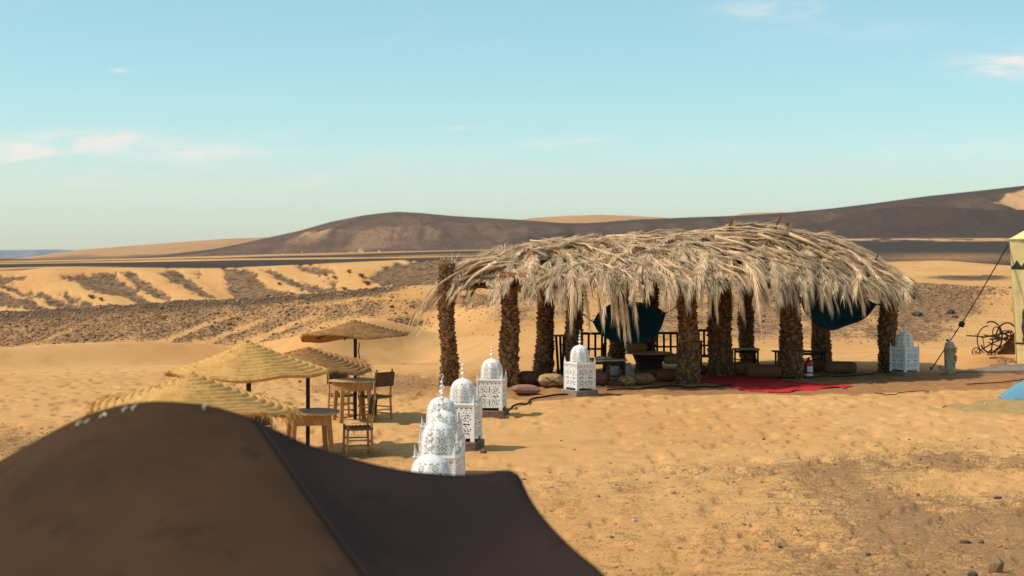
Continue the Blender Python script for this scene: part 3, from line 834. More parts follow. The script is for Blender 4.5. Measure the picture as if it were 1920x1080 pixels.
def build_tent():
    root = thing('black_tent', 'large dark brown goat hair tent filling the lower left foreground', 'tent', (-1.0, 6.2, 0))
    D = 8.0
    r1 = curve_pts([P(u, y, D) for u, y in ((-330, 1010), (-200, 960), (-100, 915), (0, 868), (60, 835), (120, 802), (180, 776), (235, 762), (290, 757), (350, 760), (400, 767), (440, 779), (480, 794))], 46)
    r2 = curve_pts([P(u, y, D) for u, y in ((480, 794), (520, 813), (570, 836), (650, 862), (740, 884), (820, 894), (870, 895.5), (910, 893), (940, 887.5), (958, 888), (968, 893), (976, 905))], 40)
    seam = curve_pts([P(480, 794, 8), P(520, 852, 7.62), P(560, 910, 7.28), P(600, 968, 6.95), P(640, 1025, 6.66), P(680, 1080, 6.4), P(760, 1220, 5.6), P(840, 1500, 4.5)], 40)
    redge = curve_pts([P(976, 905, 8), P(990, 935, 7.75), P(1012, 968, 7.45), P(1050, 1011, 7.0), P(1092, 1049, 6.65), P(1130, 1080, 6.4), P(1250, 1210, 5.6), P(1400, 1500, 4.5)], 40)
    ledge = curve_pts([P(-330, 1010, 8), P(-370, 1110, 7), P(-420, 1250, 6), P(-520, 1600, 4.5)], 40)
    b1 = curve_pts([ledge[-1], (ledge[-1] + seam[-1]) / 2 + Vector((0, -.1, -.08)), seam[-1]], 46)
    b2 = curve_pts([seam[-1], (seam[-1] + redge[-1]) / 2 + Vector((0, .02, -.06)), redge[-1]], 40)
    a = MB(); coons(a, r1, b1, ledge, seam, -.10, .004, 1)
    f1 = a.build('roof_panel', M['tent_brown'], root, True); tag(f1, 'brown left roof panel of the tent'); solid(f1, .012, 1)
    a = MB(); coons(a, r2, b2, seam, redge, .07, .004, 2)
    f2 = a.build('roof_panel', M['tent_shaded'], root, True); tag(f2, 'darker right roof panel of the tent'); solid(f2, .012, 1)
    # rear slope, side wall and front skirt fall to the ground
    ridge_all = r1 + r2[1:]
    a = MB()
    n = len(ridge_all)
    vs = []
    for k in range(9):
        t = k / 8
        for p in ridge_all:
            vs.append(Vector((p.x * (1 + .12 * t), p.y + .03 + 3.3 * t, p.z * (1 - t) + (.55) * t - .35 * math.sin(PI * t) * .4)))
    a.add(vs, [(k * n + i, k * n + i + 1, (k + 1) * n + i + 1, (k + 1) * n + i) for k in range(8) for i in range(n - 1)], True)
    solid(a.build('rear_panel', M['tent_shaded'], root, True), .012, 1)
    for edge, nm in ((redge, 'side_wall'), (b1 + b2[1:], 'front_skirt'), (ledge, 'side_wall')):
        a = MB(); n = len(edge); vs = []
        for k in range(7):
            t = k / 6
            for i, p in enumerate(edge):
                w = .05 * math.sin(i * .9) * t
                vs.append(Vector((p.x - .02 + w * .3, p.y + (-.02 if nm == 'front_skirt' else 0) + w, (p.z - .015) * (1 - t) - .02)))
        a.add(vs, [(k * n + i, (k + 1) * n + i, (k + 1) * n + i + 1, k * n + i + 1) for k in range(6) for i in range(n - 1)], True)
        a.build(nm, M['tent_shaded'], root, True)
    # added strip painting the lit fold edge, poles beneath, cream stitches along the ridge
    a = MB()
    L = [p + Vector((-.010, -.004, .006)) for p in seam]; Rr = [p + Vector((.004, -.004, .006)) for p in seam]
    a.add(L + Rr, [(i, len(L) + i, len(L) + i + 1, i + 1) for i in range(len(L) - 1)], True)
    strip = a.build('lit_fold_strip', mat('lit_fold_orange', (.27, .125, .05), (.17, .08, .036), 6, .95), root, True); solid(strip, .012, 1)
    for p, rad in ((P(960, 889, 8), .055), (P(300, 757, 8), .06), (P(480, 794, 8), .04)):
        MB().tube([Vector((p.x, p.y + .02, -.05)), Vector((p.x, p.y, p.z - .03))], rad, 10).build('tent_pole', M['wood'], root, True)
    for (u0_, y0_, u1_, y1_, lift) in ((150, 800, 285, 1080, .006), (330, 760, 520, 1080, .006), (640, 862, 900, 1080, .006)):
        pass
    knobs = ((86, 842, 0), (104, 838, .1), (146, 803, .4), (160, 800, .5), (190, 790, .2), (200, 788, -.6), (232, 776, .45), (250, 773, .35), (383, 770, .5))
    for u, y, lean in knobs:
        d = 7.9
        p = P(u, y, d); q = p + Vector((lean * .03, .02, .036)); c = (p + q) / 2 + Vector((-.008 * (1 if lean > 0 else -1), -.014, .004))
        MB().tube([p, c, q], [.005, .007, .005], 6).build('stitch', M['cream'], root, True)
build_tent()

# ------------------------------------------------------------------ palm shelter
SH = thing('palm_shelter', 'long open shelter with palm trunk posts and a shaggy dry palm frond roof', 'shelter', (4.5, 40.0, 0))

def post_mesh(base, top, w, seed):
    """tapered wavy trunk plus a mesh of overlapping leaf-base scales"""
    r = random.Random(seed)
    n = 15; pts = []; rad = []
    Ht = (top - base).length
    for i in range(n):
        t = i / (n - 1)
        p = base.lerp(top, t) + Vector((.035 * math.sin(t * 5 + seed), .035 * math.cos(t * 4 + seed * 2), 0)) * math.sin(PI * min(1, t + .1))
        pts.append(p)
        rad.append(w / 2 * (1.02 - .14 * t + .10 * (1 - t) ** 6 + .05 * math.sin(t * 9 + seed)) - .045)
    core = MB().tube(pts, rad, 14)
    sc = MB()
    rows = int(Ht / .058)
    for k in range(rows):
        t = (k + .3) / rows
        i = min(int(t * (n - 1)), n - 2); f = t * (n - 1) - i
        c = pts[i].lerp(pts[i + 1], f); rr = rad[i] * (1 - f) + rad[i + 1] * f
        m = 11
        for j in range(m):
            a = 2 * PI * (j + .5 * (k % 2)) / m + r.uniform(-.24, .24) + k * .07
            if r.random() < .16: continue
            e = Vector((math.cos(a), math.sin(a), 0)); s = Vector((-e.y, e.x, 0))
            hw = .062 * r.uniform(.6, 1.4); hh = .075 * r.uniform(.6, 1.5); out = .034 * r.uniform(.3, 1.9) + .014
            o = c + e * (rr - .012) + Vector((0, 0, r.uniform(-.025, .025)))
            tip = r.uniform(.25, .7)
            v = [o + s * -hw + Vector((0, 0, hh * .1)), o + Vector((0, 0, -hh * .75)), o + s * hw + Vector((0, 0, hh * .1)),
                 o + e * out + s * -hw * .45 + Vector((0, 0, hh * tip)), o + e * out + s * hw * .45 + Vector((0, 0, hh * tip)),
                 o + e * out * .2 + Vector((0, 0, hh * (tip + .25)))]
            sc.add(v, [(0, 1, 3), (1, 4, 3), (1, 2, 4), (3, 4, 5), (0, 3, 5), (4, 2, 5)])
    return core, sc

def roof_tabs():
    k = lambda px, y, D=40.0: ((px - CX) * D / F, H - (y - HY) * D / F)
    pts = [k(820, 498), k(850, 490), k(900, 478), k(970, 464), k(1060, 452), k(1200, 445), k(1290, 442), k(1370, 433), k(1480, 434), k(1550, 446), k(1620, 470), k(1680, 502), k(1715, 530), k(1745, 565)]
    return [p[0] for p in pts], [p[1] - .10 for p in pts]
RX, RZ = roof_tabs()
def zr(x): return float(np.interp(x, RX, RZ))
def yr(x): return float(np.interp(x, [-2, 0, 2, 7, 11], [38.3, 38.8, 39.6, 40.4, 41.2]))
def yf(x): return float(np.interp(x, [-2, 0.2, 1.5, 4, 7, 10.5, 11.5], [36.6, 36.2, 35.9, 35.6, 37.3, 39.1, 39.8]))
def zf(x): return float(np.interp(x, [-2, 0, 2, 4, 7, 10.3, 11], [2.42, 2.58, 2.58, 2.55, 2.52, 2.36, 2.1]))
def yb(x): return float(np.interp(x, [-2, 0, 2, 7, 11], [40.0, 41.5, 44.5, 45.6, 44.4]))
def roofp(x, t):
    z = zr(x); ze = min(zf(x), z - .1)
    if t <= 0:
        y = yr(x) + (-t) * (yf(x) - yr(x)); 
    else:
        y = yr(x) + t * (yb(x) - yr(x)); ze = min(2.35, z - .1)
    a = abs(t)
    zz = z - (z - ze) * (a ** 1.45)
    zz += .12 * mnoise.noise(Vector((x * .9, t * 2.5, 3.3))) + .07 * mnoise.noise(Vector((x * 2.6, t * 5, 1.3)))
    return Vector((x, y, zz))

POSTS = [((842, 723), (836, 497), 36), ((957, 723), (954, 516), 41), ((1017, 699), (1028, 530), 38), ((1080, 706), (1075, 530), 36), ((1152, 691), (1170, 520), 34),
         ((1215, 690), (1222, 520), 34), ((1290, 719), (1287, 535), 45), ((1352, 705), (1350, 520), 50), ((1483, 708), (1478, 540), 46), ((1403, 681), (1398, 540), 33),
         ((1541, 681), (1532, 540), 38), ((1666, 698), (1667, 520), 39)]
post_tops = []
for i, (b, tp, w) in enumerate(POSTS):
    base = G(*b); base.z = -.05
    d = base.y
    tx = (tp[0] - CX) * d / F
    if i == 0: top = Vector((tx, d, H - (500 - HY) * d / F))
    else:
        tt = -(yr(tx) - d) / (yr(tx) - yf(tx)) if d < yr(tx) else (d - yr(tx)) / (yb(tx) - yr(tx))
        top = roofp(tx, max(-.97, min(.97, tt))); top.y = d; top.z -= .16
    post_tops.append(top)
    core, sc = post_mesh(base, top, w * d / F, i * 3 + 1)
    po = core.build('palm_post', M['trunk'], SH, True)
    so = sc.build('bark_scales', M['bark'], po, True)
    tag(so, kind='stuff')

def log(a, b, r, name='roof_beam', m='beam', seed=0):
    n = 9; rr = random.Random(seed)
    pts = [Vector(a).lerp(Vector(b), i / (n - 1)) + Vector((rr.uniform(-.02, .02), rr.uniform(-.02, .02), rr.uniform(-.02, .02) - .04 * math.sin(PI * i / (n - 1)))) for i in range(n)]
    return MB().tube(pts, [r * rr.uniform(.9, 1.1) for _ in range(n)], 9).build(name, M[m], SH, True)
T_ = post_tops
# left gable beam and long beams front, middle, rear
log(G(842, 723) * 0 + Vector((T_[0].x - .05, T_[0].y - .08, 2.50)), Vector((T_[1].x + .25, T_[1].y - .02, 2.74)), .11, seed=2)
log(Vector((T_[0].x + .1, T_[0].y + .15, 2.62)), Vector((T_[1].x + .1, T_[1].y + .2, 2.86)), .08, seed=3)
log(Vector((-.3, 36.4, 2.72)), Vector((4.4, 36.5, 2.60)), .10, seed=4)
log(Vector((4.1, 36.6, 2.60)), Vector((10.4, 39.7, 2.40)), .10, seed=5)
log(Vector((-.9, 38.7, 3.02)), Vector((9.0, 40.6, 3.3)), .10, seed=6)
log(Vector((.6, 41.0, 2.6)), Vector((10.0, 44.6, 2.4)), .10, seed=7)
for i in range(9):
    x = .2 + i * 1.12
    log(roofp(x, -.95) - Vector((0, 0, .16)), roofp(x, -.02) - Vector((0, 0, .16)), .055, 'rafter', seed=20 + i)
    log(roofp(x, .95) - Vector((0, 0, .16)), roofp(x, .03) - Vector((0, 0, .16)), .055, 'rafter', seed=40 + i)
# broken frond butts standing on the beam of the gable end
for i in range(11):
    t = (i + .5) / 11; p = Vector((T_[0].x, T_[0].y - .06, 2.66)).lerp(Vector((T_[1].x, T_[1].y - .06, 2.86)), t)
    MB().box(p + Vector((0, 0, .03)), (.05, .07, .20), Euler((random.uniform(-.3, .1), random.uniform(-.6, -.2), 0)).to_matrix(), taper=.5, jit=.008).build('frond_stub', M['beam'], SH, True)

# brown sheet added under the thatch to block the sun
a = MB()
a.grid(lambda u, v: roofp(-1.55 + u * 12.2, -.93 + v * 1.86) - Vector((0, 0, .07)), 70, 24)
um = a.build('sun_block_sheet', M['sun_block'], SH, True); md = um.modifiers.new('thickness', 'SOLIDIFY'); md.thickness = .07; md.offset = -1

def frond_path(x, t, slant, L, lift, rnd, g=.55):
    """a rachis lying down the roof from (x, t) then hanging over the eave"""
    pts = []; ds = .16; vel = None; p = None
    n = int(L / ds)
    yaw = 0
    for i in range(n):
        if t > -1.0 and t < 1.0 and -1.75 < x < 10.9 and not (vel and pts and off):
            off = False
            p = roofp(x, t) + Vector((0, 0, lift + .05 * math.sin(PI * i / n)))
            pts.append(p)
            span = math.hypot(yf(x) - yr(x), zr(x) - zf(x)) if t <= 0 else math.hypot(yb(x) - yr(x), zr(x) - 2.35)
            x += ds * slant / math.hypot(1, slant)
            t -= ds / math.hypot(1, slant) / span
            if len(pts) > 1: vel = (pts[-1] - pts[-2]).normalized()
        else:
            off = True
            if vel is None: vel = Vector((slant, -1, -.2)).normalized()
            vel = (vel + Vector((0, 0, -g * ds * 2.2))).normalized()
            p = p + vel * ds if p is not None else Vector((x, yf(x), zf(x)))
            if p.z < (1.95 if x > 8.8 else 1.45): break
            pts.append(p.copy())
    return pts

def frond(mb, pts, nl, ll, rnd, spread=.6, droop=.35, rachis=True, wdt=.017, r0=.016):
    if len(pts) < 4: return
    if rachis: mb.tube(pts, [r0 * (1 - .75 * i / (len(pts) - 1)) for i in range(len(pts))], 3, caps=False, smooth=False)
    n = len(pts)
    for k in range(nl):
        f = .10 + .90 * (k + rnd.random()) / nl
        q = f * (n - 1); i = min(int(q), n - 2); e = q - i
        p = pts[i].lerp(pts[i + 1], e)
        tg = (pts[i + 1] - pts[i]).normalized()
        side = tg.cross(Vector((0, 0, 1)))
        if side.length < .2: side = Vector((1, 0, 0))
        side.normalize()
        up = side.cross(tg)
        sg = 1 if k % 2 else -1
        ln = ll * (1 - .45 * f) * rnd.uniform(.65, 1.2)
        steep = max(0.0, -tg.z)
        sp = spread * (1 - .55 * f) * rnd.uniform(.2, 1.5) * (1 - .45 * steep)
        d = (tg + side * sg * sp + up * rnd.uniform(-.10, .22) * (1 - steep)).normalized()
        dr = droop * (.35 + 1.4 * steep) * rnd.uniform(.3, 1.3)
        m = p + d * ln * .5 + Vector((0, 0, -ln * .12 * dr))
        tip = p + d * ln * .98 + Vector((0, 0, -ln * .55 * dr))
        wv = d.cross(up + side * rnd.uniform(-.6, .6))
        if wv.length < 1e-3: continue
        wv = wv.normalized() * wdt * rnd.uniform(.6, 1.2) * .5
        mb.add([p - wv * .7, p + wv * .7, m + wv, m - wv, tip], [(0, 1, 2, 3), (3, 2, 4)])

R3 = random.Random(11)
def slant_at(x):
    return float(np.interp(x, [-1.6, -.6, .6, 2, 4, 6, 8, 10], [-1.2, -.7, -.15, .0, .15, .45, .75, 1.0]))
# fronds in view, each its own part
count = 0
mesh_n = 0
def add_frond(pts, nl=44, ll=.5, **kw):
    global count
    mb = MB(); frond(mb, pts, int(nl * 1.9), ll * .95, R3, **kw)
    if mb.v:
        mb.build('palm_frond', M['thatch'], SH, True); count += 1
# eave rows, drooping
for i in range(105):
    x = .0 + 10.3 * (i + R3.random()) / 105
    t0 = R3.uniform(-.75, -.40)
    sl = slant_at(x) * .8 + R3.gauss(0, .6)
    hang = float(np.interp(x, [-1, .6, 1.6, 2.6, 4.2, 5.5, 8, 10], [1.0, 1.25, 1.75, 1.9, 1.35, 1.75, 1.5, .75]))
    add_frond(frond_path(x - sl * .8, t0, sl, hang * R3.uniform(.85, 1.2) + (t0 + .75) * -1.5 + .5, .05 + R3.uniform(0, .10), R3, g=R3.uniform(.5, .9)), 48, .55, spread=.5, droop=.75)
# mid-slope rows
for i in range(100):
    x = -1.2 + 11.7 * (i + R3.random()) / 100
    t0 = R3.uniform(-.35, .10)
    sl = slant_at(x) + R3.gauss(.15, .95)
    add_frond(frond_path(x - sl * .9, t0, sl, R3.uniform(1.7, 2.6), R3.uniform(.05, .24), R3), 46, .5, spread=.75, droop=.3)
# top layer with long rachises lying aslant
for i in range(42):
    x = .2 + 9.3 * (i + R3.random()) / 42
    sl = R3.choice([1, 1, 1, -1]) * R3.uniform(1.2, 2.6)
    t0 = R3.uniform(-.25, .12)
    add_frond(frond_path(x, t0, sl, R3.uniform(1.6, 2.6), .16 + R3.uniform(0, .08), R3), 36, .42, spread=.9, droop=.2, r0=.026)
# long fronds sweeping left and down from the gable end
for i in range(26):
    a0 = Vector((R3.uniform(-.5, .3), R3.uniform(36.7, 38.0), 3.0 + R3.uniform(-.05, .25)))
    reach = R3.uniform(1.3, 2.5) if i < 16 else R3.uniform(.8, 1.4)
    pts = []
    for k in range(17):
        t = k / 16
        pts.append(a0 + Vector((-reach * (t ** .9) * 1.0, -.25 * t + R3.uniform(-.01, .01), -.15 * t - (1.5 if i % 3 == 0 else 1.05) * t ** 2.6 * reach / 2.2)))
    add_frond(pts, 62, .62, spread=.34, droop=.6)
# the longest one, its tip hanging free left of the first post
pts = [P(u, y, 36.4) for u, y in ((905, 488), (880, 500), (855, 512), (830, 527), (808, 545), (790, 566), (778, 585), (769, 603))]
add_frond(curve_pts(pts, 18), 60, .5, spread=.25, droop=.7)
pts = [P(u, y, 36.3) for u, y in ((930, 490), (905, 505), (885, 520), (870, 538), (860, 552))]
add_frond(curve_pts(pts, 12), 12, .3, spread=.15, droop=.6, r0=.03)
# hanging brushes over the dark cloth
for (u, y0, y1) in ((1105, 530, 605), (1160, 540, 612), (1172, 545, 628), (1180, 550, 622), (1150, 540, 585), (1195, 545, 610), (1128, 535, 590), (1345, 530, 588), (1395, 530, 590), (1560, 530, 575), (1620, 535, 578)):
    D0 = yf((u - CX) * 36 / F) - .1
    pts = [P(u - 14 + 14 * t ** .7, y0 + (y1 - y0) * t - 14 * (1 - t), D0) for t in [k / 12 for k in range(13)]]
    add_frond(pts, 34, .40, spread=.42, droop=.8, wdt=.014)
# stubs of rachis sticking up from the roof
for (u, y, ln, lean) in ((1364, 424, .34, .35), (1452, 420, .40, .40), (1474, 424, .22, .15), (1057, 447, .22, -.05), (1152, 446, .16, .2), (1200, 444, .22, .9), (1378, 428, .2, 1.0), (1640, 478, .14, .6), (1050, 452, .14, -.5), (968, 462, .15, -.9), (1255, 440, .15, .6)):
    D0 = 40.0; p = P(u, y + 8, D0)
    q = p + Vector((math.sin(lean), -.1, math.cos(lean))) * ln
    MB().bar(p - Vector((0, 0, .1)), q, .09, .05, jit=.012).build('frond_stub', M['stub'], SH, True)
for (u, y, u2, y2) in ((1365, 495, 1395, 500), (1255, 478, 1330, 490), (1100, 490, 1085, 500), (1280, 455, 1340, 466), (1420, 440, 1480, 470), (1340, 445, 1460, 485), (1480, 440, 1570, 486), (1200, 462, 1290, 470)):
    q = lambda u, y: P(u, y, 38.4) 
    a, b = q(u, y), q(u2, y2)
    x0 = a.x
    MB().tube([a + Vector((0, 0, .02)), (a + b) / 2 + Vector((0, -.02, .07)), b], [.045, .04, .02], 5).build('dry_rachis', M['rachis'], SH, True)
# the dense mass under them, and the far slope
mb = MB()
for i in range(760):
    x = -1.4 + 12.1 * R3.random()
    t0 = R3.uniform(-.85, .25)
    sl = slant_at(x) + R3.gauss(0, .9)
    frond(mb, frond_path(x - sl * .6, t0, sl, R3.uniform(.9, 1.7), .0 + R3.uniform(0, .08), R3), 46, .42, R3, spread=.8, droop=.45, rachis=False, wdt=.020)
for i in range(170):
    x = -.8 + 10.8 * R3.random(); pts = []
    t0 = R3.uniform(.1, .7)
    for k in range(9): pts.append(roofp(x + k * .04, min(1.0, t0 + k * .05)) + Vector((0, max(0, t0 + k * .05 - 1) * 2, .05 - 1.2 * max(0, t0 + k * .05 - 1))))
    frond(mb, pts, 30, .5, R3, spread=.7, droop=.5, rachis=False, wdt=.030)
for i in range(190):
    x = .3 + 10.0 * (i + R3.random()) / 190
    sl = slant_at(x) * .7 + R3.gauss(0, .45)
    hang = float(np.interp(x, [-1, .6, 1.6, 2.6, 4.2, 5.5, 8, 10], [.6, .7, 1.0, 1.1, .85, 1.0, .85, .6]))
    frond(mb, frond_path(x - sl * .3, R3.uniform(-.92, -.7), sl, hang * R3.uniform(.7, 1.25) + .3, R3.uniform(-.04, .05), R3, g=R3.uniform(.6, 1.1)), 60, .42, R3, spread=.5, droop=.8, rachis=False, wdt=.016)
# tuft on top of the free-standing first post
for i in range(70):
    p = T_[0] + Vector((R3.uniform(-.2, .3), R3.uniform(-.2, .2), R3.uniform(-.05, .15)))
    d = Vector((R3.gauss(.25, .5), R3.gauss(0, .4), abs(R3.gauss(.5, .4)))).normalized() * R3.uniform(.15, .4)
    w = Vector((.012, 0, .004)); mb.add([p - w, p + w, p + d + Vector((0, 0, -.05))], [(0, 1, 2)])
th = mb.build('thatch', M['thatch_mass'], SH, True); tag(th, kind='stuff')
# rough head of the first post
MB().lathe([(.10, -.02), (.19, .02), (.21, .10), (.18, .16), (.08, .19), (0, .19)], 10, c=T_[0] + Vector((0, 0, -.05)), fn=lambda p, a, i: p * (1 + .18 * math.sin(a * 3 + i))).build('post_head', M['stub'], SH, True)
# ------------------------------------------------------------------ straw parasols
def canopy(R, hgt, seed, coils=12, sag=.05, amp=.034):
    a = MB(); n = 72; per = 9
    m = coils * per
    r = random.Random(seed)
    ph = [r.uniform(0, 6.28) for _ in range(4)]
    prof = []
    for i in range(m + 1):
        t = i / m
        prof.append((R * t, t))
    def shape(rad, ang, t, ridge=True):
        z = hgt * (1 - t) ** 1.12
        wob = sag * t * t * (math.sin(2 * ang + ph[0]) * .8 + math.sin(3 * ang + ph[1]) * .5 + .3 * math.sin(7 * ang + ph[2]))
        if ridge:
            s = (t * coils + ang / (2 * PI)) % 1.0
            z += amp * abs(math.sin(PI * s)) ** .55 - amp * .4 + .006 * math.sin(ang * 23 + t * 60) * .5
        z += wob
        edge = 1 + .03 * math.sin(4 * ang + ph[3]) * t + .012 * math.sin(13 * ang) * t
        return Vector((rad * edge * math.cos(ang), rad * edge * math.sin(ang), z))
    vs = []; fs = []
    for i, (rad, t) in enumerate(prof):
        for k in range(n): vs.append(shape(rad, 2 * PI * k / n, t))
    for i in range(m):
        for k in range(n): 
            l = (k + 1) % n; fs.append((i * n + k, (i + 1) * n + k, (i + 1) * n + l, i * n + l))
    b = len(vs)
    for i in range(9):
        t = i / 8
        for k in range(n): vs.append(shape(R * t, 2 * PI * k / n, t, False) - Vector((0, 0, .016 if i < 8 else .02)))
    for i in range(8):
        for k in range(n):
            l = (k + 1) % n; fs.append((b + i * n + k, b + i * n + l, b + (i + 1) * n + l, b + (i + 1) * n + k))
    for k in range(n):
        l = (k + 1) % n; fs.append((m * n + k, b + 8 * n + k, b + 8 * n + l, m * n + l))
    a.add(vs, fs, True)
    return a, shape

def straw_hairs(shape, R, n, seed, ln=.07, on_top=60):
    a = MB(); r = random.Random(seed)
    for i in range(n + on_top):
        ang = r.uniform(0, 2 * PI)
        t = 1 - abs(r.gauss(0, .012)) if i < n else r.uniform(.1, 1)
        p = shape(R * t, ang, t)
        e = Vector((math.cos(ang), math.sin(ang), 0)); s = Vector((-e.y, e.x, 0))
        d = (e * r.uniform(.1, 1) + s * r.gauss(0, .8) + Vector((0, 0, r.uniform(-1.2, .3) if i < n else r.uniform(.1, .8)))).normalized() * ln * r.uniform(.3, 1.7)
        w = s.cross(d).normalized() * .0035 if s.cross(d).length > 1e-5 else Vector((0, 0, .0035))
        m = p + d * .55 + Vector((0, 0, .01))
        a.add([p - w, p + w, m + w, m - w, p + d + Vector((0, 0, -.2 * d.length))], [(0, 1, 2, 3), (3, 2, 4)])
    return a

def parasol(label, upx, ybase, ytop, yrim, halfpx, m, seed, tilt=(0, 0), hairs=240, ln=.07, amp=.034):
    base = G(upx, ybase); D = base.y
    zt = H - (ytop - HY) * D / F; zrim = H - (yrim - HY) * D / F; R = halfpx * D / F
    root = thing('straw_parasol', label, 'parasol', base, 0, 'woven straw parasols')
    MB().tube([(0, 0, -.1), (.004, 0, zt * .5), (0, 0, zt - .05)], .033, 10).build('pole', M['pole'], root)
    head = thing('canopy', None, None, (0, 0, 0))
    bpy.data.objects.remove(head)
    a, shape = canopy(R, zt - zrim, seed, amp=amp)
    c = a.build('canopy', M[m], root); c.location = (0, 0, zrim); c.rotation_euler = (tilt[0], tilt[1], random.uniform(0, 6))
    h = straw_hairs(shape, R, hairs, seed, ln).build('straw_fringe', M[m], c); tag(h, kind='stuff')
    for k in range(6):
        an = 2 * PI * k / 6
        MB().bar(Vector((.02 * math.cos(an), .02 * math.sin(an), zt - zrim - .07)), Vector((R * .93 * math.cos(an), R * .93 * math.sin(an), -.02)), .025, .02).build('rib', M['pole'], c)
    MB().lathe([(.03, -.03), (.034, .0), (.02, .02), (0, .028)], 12, c=(0, 0, zt - zrim - .005)).build('top_knot', M['stub'], c)
    return root, D, zrim
u1 = parasol('tan straw parasol standing highest and farthest back beside the first palm post', 666, 786, 602, 632, 102, 'straw_tan', 5, (.02, -.085), 200, .05, .055)
u2 = parasol('broad yellow straw parasol with a peaked top left of the brown one', 466, 934, 641, 699, 148, 'straw_yellow', 8, (-.02, -.02), 260, .06)
u3 = parasol('reddish brown straw parasol half hidden behind the broad yellow one', 577, 846, 653, 686, 120, 'straw_brown', 12, (.03, .05), 260, .07, .05)
u4 = parasol('pale yellow straw parasol nearest to the dark tent with shaggy fringe', 362, 1062, 702, 764, 186, 'straw_yellow', 15, (-.02, .012), 900, .10)
# twisted rope hanging beside the pole of the far parasol
b = G(671, 786)
MB().tube([b + Vector((.02 + .012 * math.sin(i * 1.7), 0, 1.5 - i * .06)) for i in range(22)], .011, 6).build('rope', M['cord'], u1[0], True)

# ------------------------------------------------------------------ tables and chairs among the parasols
def table_round(label, px, ybase, r, h, rz=0, square=False):
    root = thing('wooden_table', label, 'table', G(px, ybase), rz, 'rough wooden tables under the parasols')
    n = 28
    MB().lathe([(0, h - .03), (r * .985, h - .03), (r, h - .022), (r, h - .004), (r * .985, h), (0, h)], n, smooth=False, fn=lambda p, a, i: p + Vector((0, 0, .008 * math.sin(a * 2)))).build('tabletop', M['table_top'], root)
    q = r * .62
    if square:
        for sx, sy, L, rot in ((0, -q, 2 * q, 0), (0, q, 2 * q, 0), (-q, 0, 2 * q, 1), (q, 0, 2 * q, 1)):
            MB().box((sx, sy, h - .12), (L if not rot else .03, .03 if not rot else L - .06, .17), bevel=.004).build('apron', M['wood'], root)
    else:
        MB().lathe([(r * .82, h - .19), (r * .86, h - .19), (r * .86, h - .032), (r * .82, h - .032), (r * .82, h - .19)], n, smooth=False).build('apron', M['wood'], root)
    for sx in (-1, 1):
        for sy in (-1, 1):
            MB().bar((sx * q * 1.04, sy * q * 1.04, -.02), (sx * (q - .035), sy * (q - .035), h - .04), .075, .075, bevel=.01).build('leg', M['wood'], root)
    return root
t1 = table_round('round wooden table under the farthest parasol with a bleached top', 661, 789, .46, .80, .35)
t2 = table_round('square-framed wooden table pierced by the brown parasol pole', 580, 852, .49, .70, .28, True)

def chair(label, px, ybase, rz, s=1.0, back=True):
    root = thing('rush_chair', label, 'chair', G(px, ybase), rz, 'rush seated chairs at the tables')
    w, d, sh, bh = .40 * s, .38 * s, .44 * s, .93 * s
    for sx in (-1, 1):
        MB().tube([(sx * w / 2 * 1.06, -d / 2 * 1.08, -.02), (sx * w / 2, -d / 2, sh + .03)], .021, 8).build('leg', M['wood_pale'], root)
        MB().tube([(sx * w / 2 * 1.06, d / 2 * 1.10, -.02), (sx * w / 2, d / 2, sh), (sx * w / 2, d / 2 + .05, bh - .05), (sx * w / 2, d / 2 + .055, bh - .02), (sx * w / 2, d / 2 + .057, bh + .03)], [.022, .021, .020, .023, .004], 8).build('leg', M['wood_pale'], root)
    rungs = [((-w / 2, -d / 2, .14), (w / 2, -d / 2, .14)), ((-w / 2, -d / 2, .27), (w / 2, -d / 2, .27)), ((-w / 2, d / 2, .20), (w / 2, d / 2, .20))]
    for sx in (-1, 1): rungs += [((sx * w / 2, -d / 2, .11), (sx * w / 2, d / 2, .11)), ((sx * w / 2, -d / 2, .24), (sx * w / 2, d / 2, .24))]
    for p, q in rungs: MB().tube([p, q], .013, 6).build('rung', M['wood_pale'], root)
    a = MB()
    a.grid(lambda u, v: Vector(((u - .5) * (w + .05), (v - .5) * (d + .05), sh + .006 * math.sin(v * 40) - .02 * math.sin(PI * u) * math.sin(PI * v))), 9, 30)
    so = a.build('seat', M['rush'], root); solid(so, .035)
    a = MB()
    for k in range(2):
        a.grid(lambda u, v, k=k: Vector(((u - .5) * (w + .05), d / 2 + .03 + .03 * v + (.024 if k else -.024) + .02 * math.sin(PI * u), bh - .30 * s + v * .26 * s)), 16, 6)
    bo = a.build('backrest', M['woven'], root); solid(bo, .012)
    a = MB()
    for i in range(14):
        p = Vector((random.uniform(-w / 2, w / 2), random.uniform(-d / 2, d / 2), sh - .03)); a.tube([p, p + Vector((random.uniform(-.02, .02), random.uniform(-.02, .02), -random.uniform(.03, .08)))], .004, 3)
    f = a.build('rush_ends', M['rush'], so); tag(f, kind='stuff')
    return root
chair('pale wooden chair standing apart in front with its rush seat facing left', 671, 851, -1.32)
chair('chair with a wide brown woven back turned to us at the far table', 704, 786, -2.29, 1.05)
chair('chair tucked in on the left behind the far table, only its short back showing', 640, 780, .38, 1.0)
chair('chair half hidden by the dark tent, beneath the pale yellow parasol', 502, 874, .75, .95)

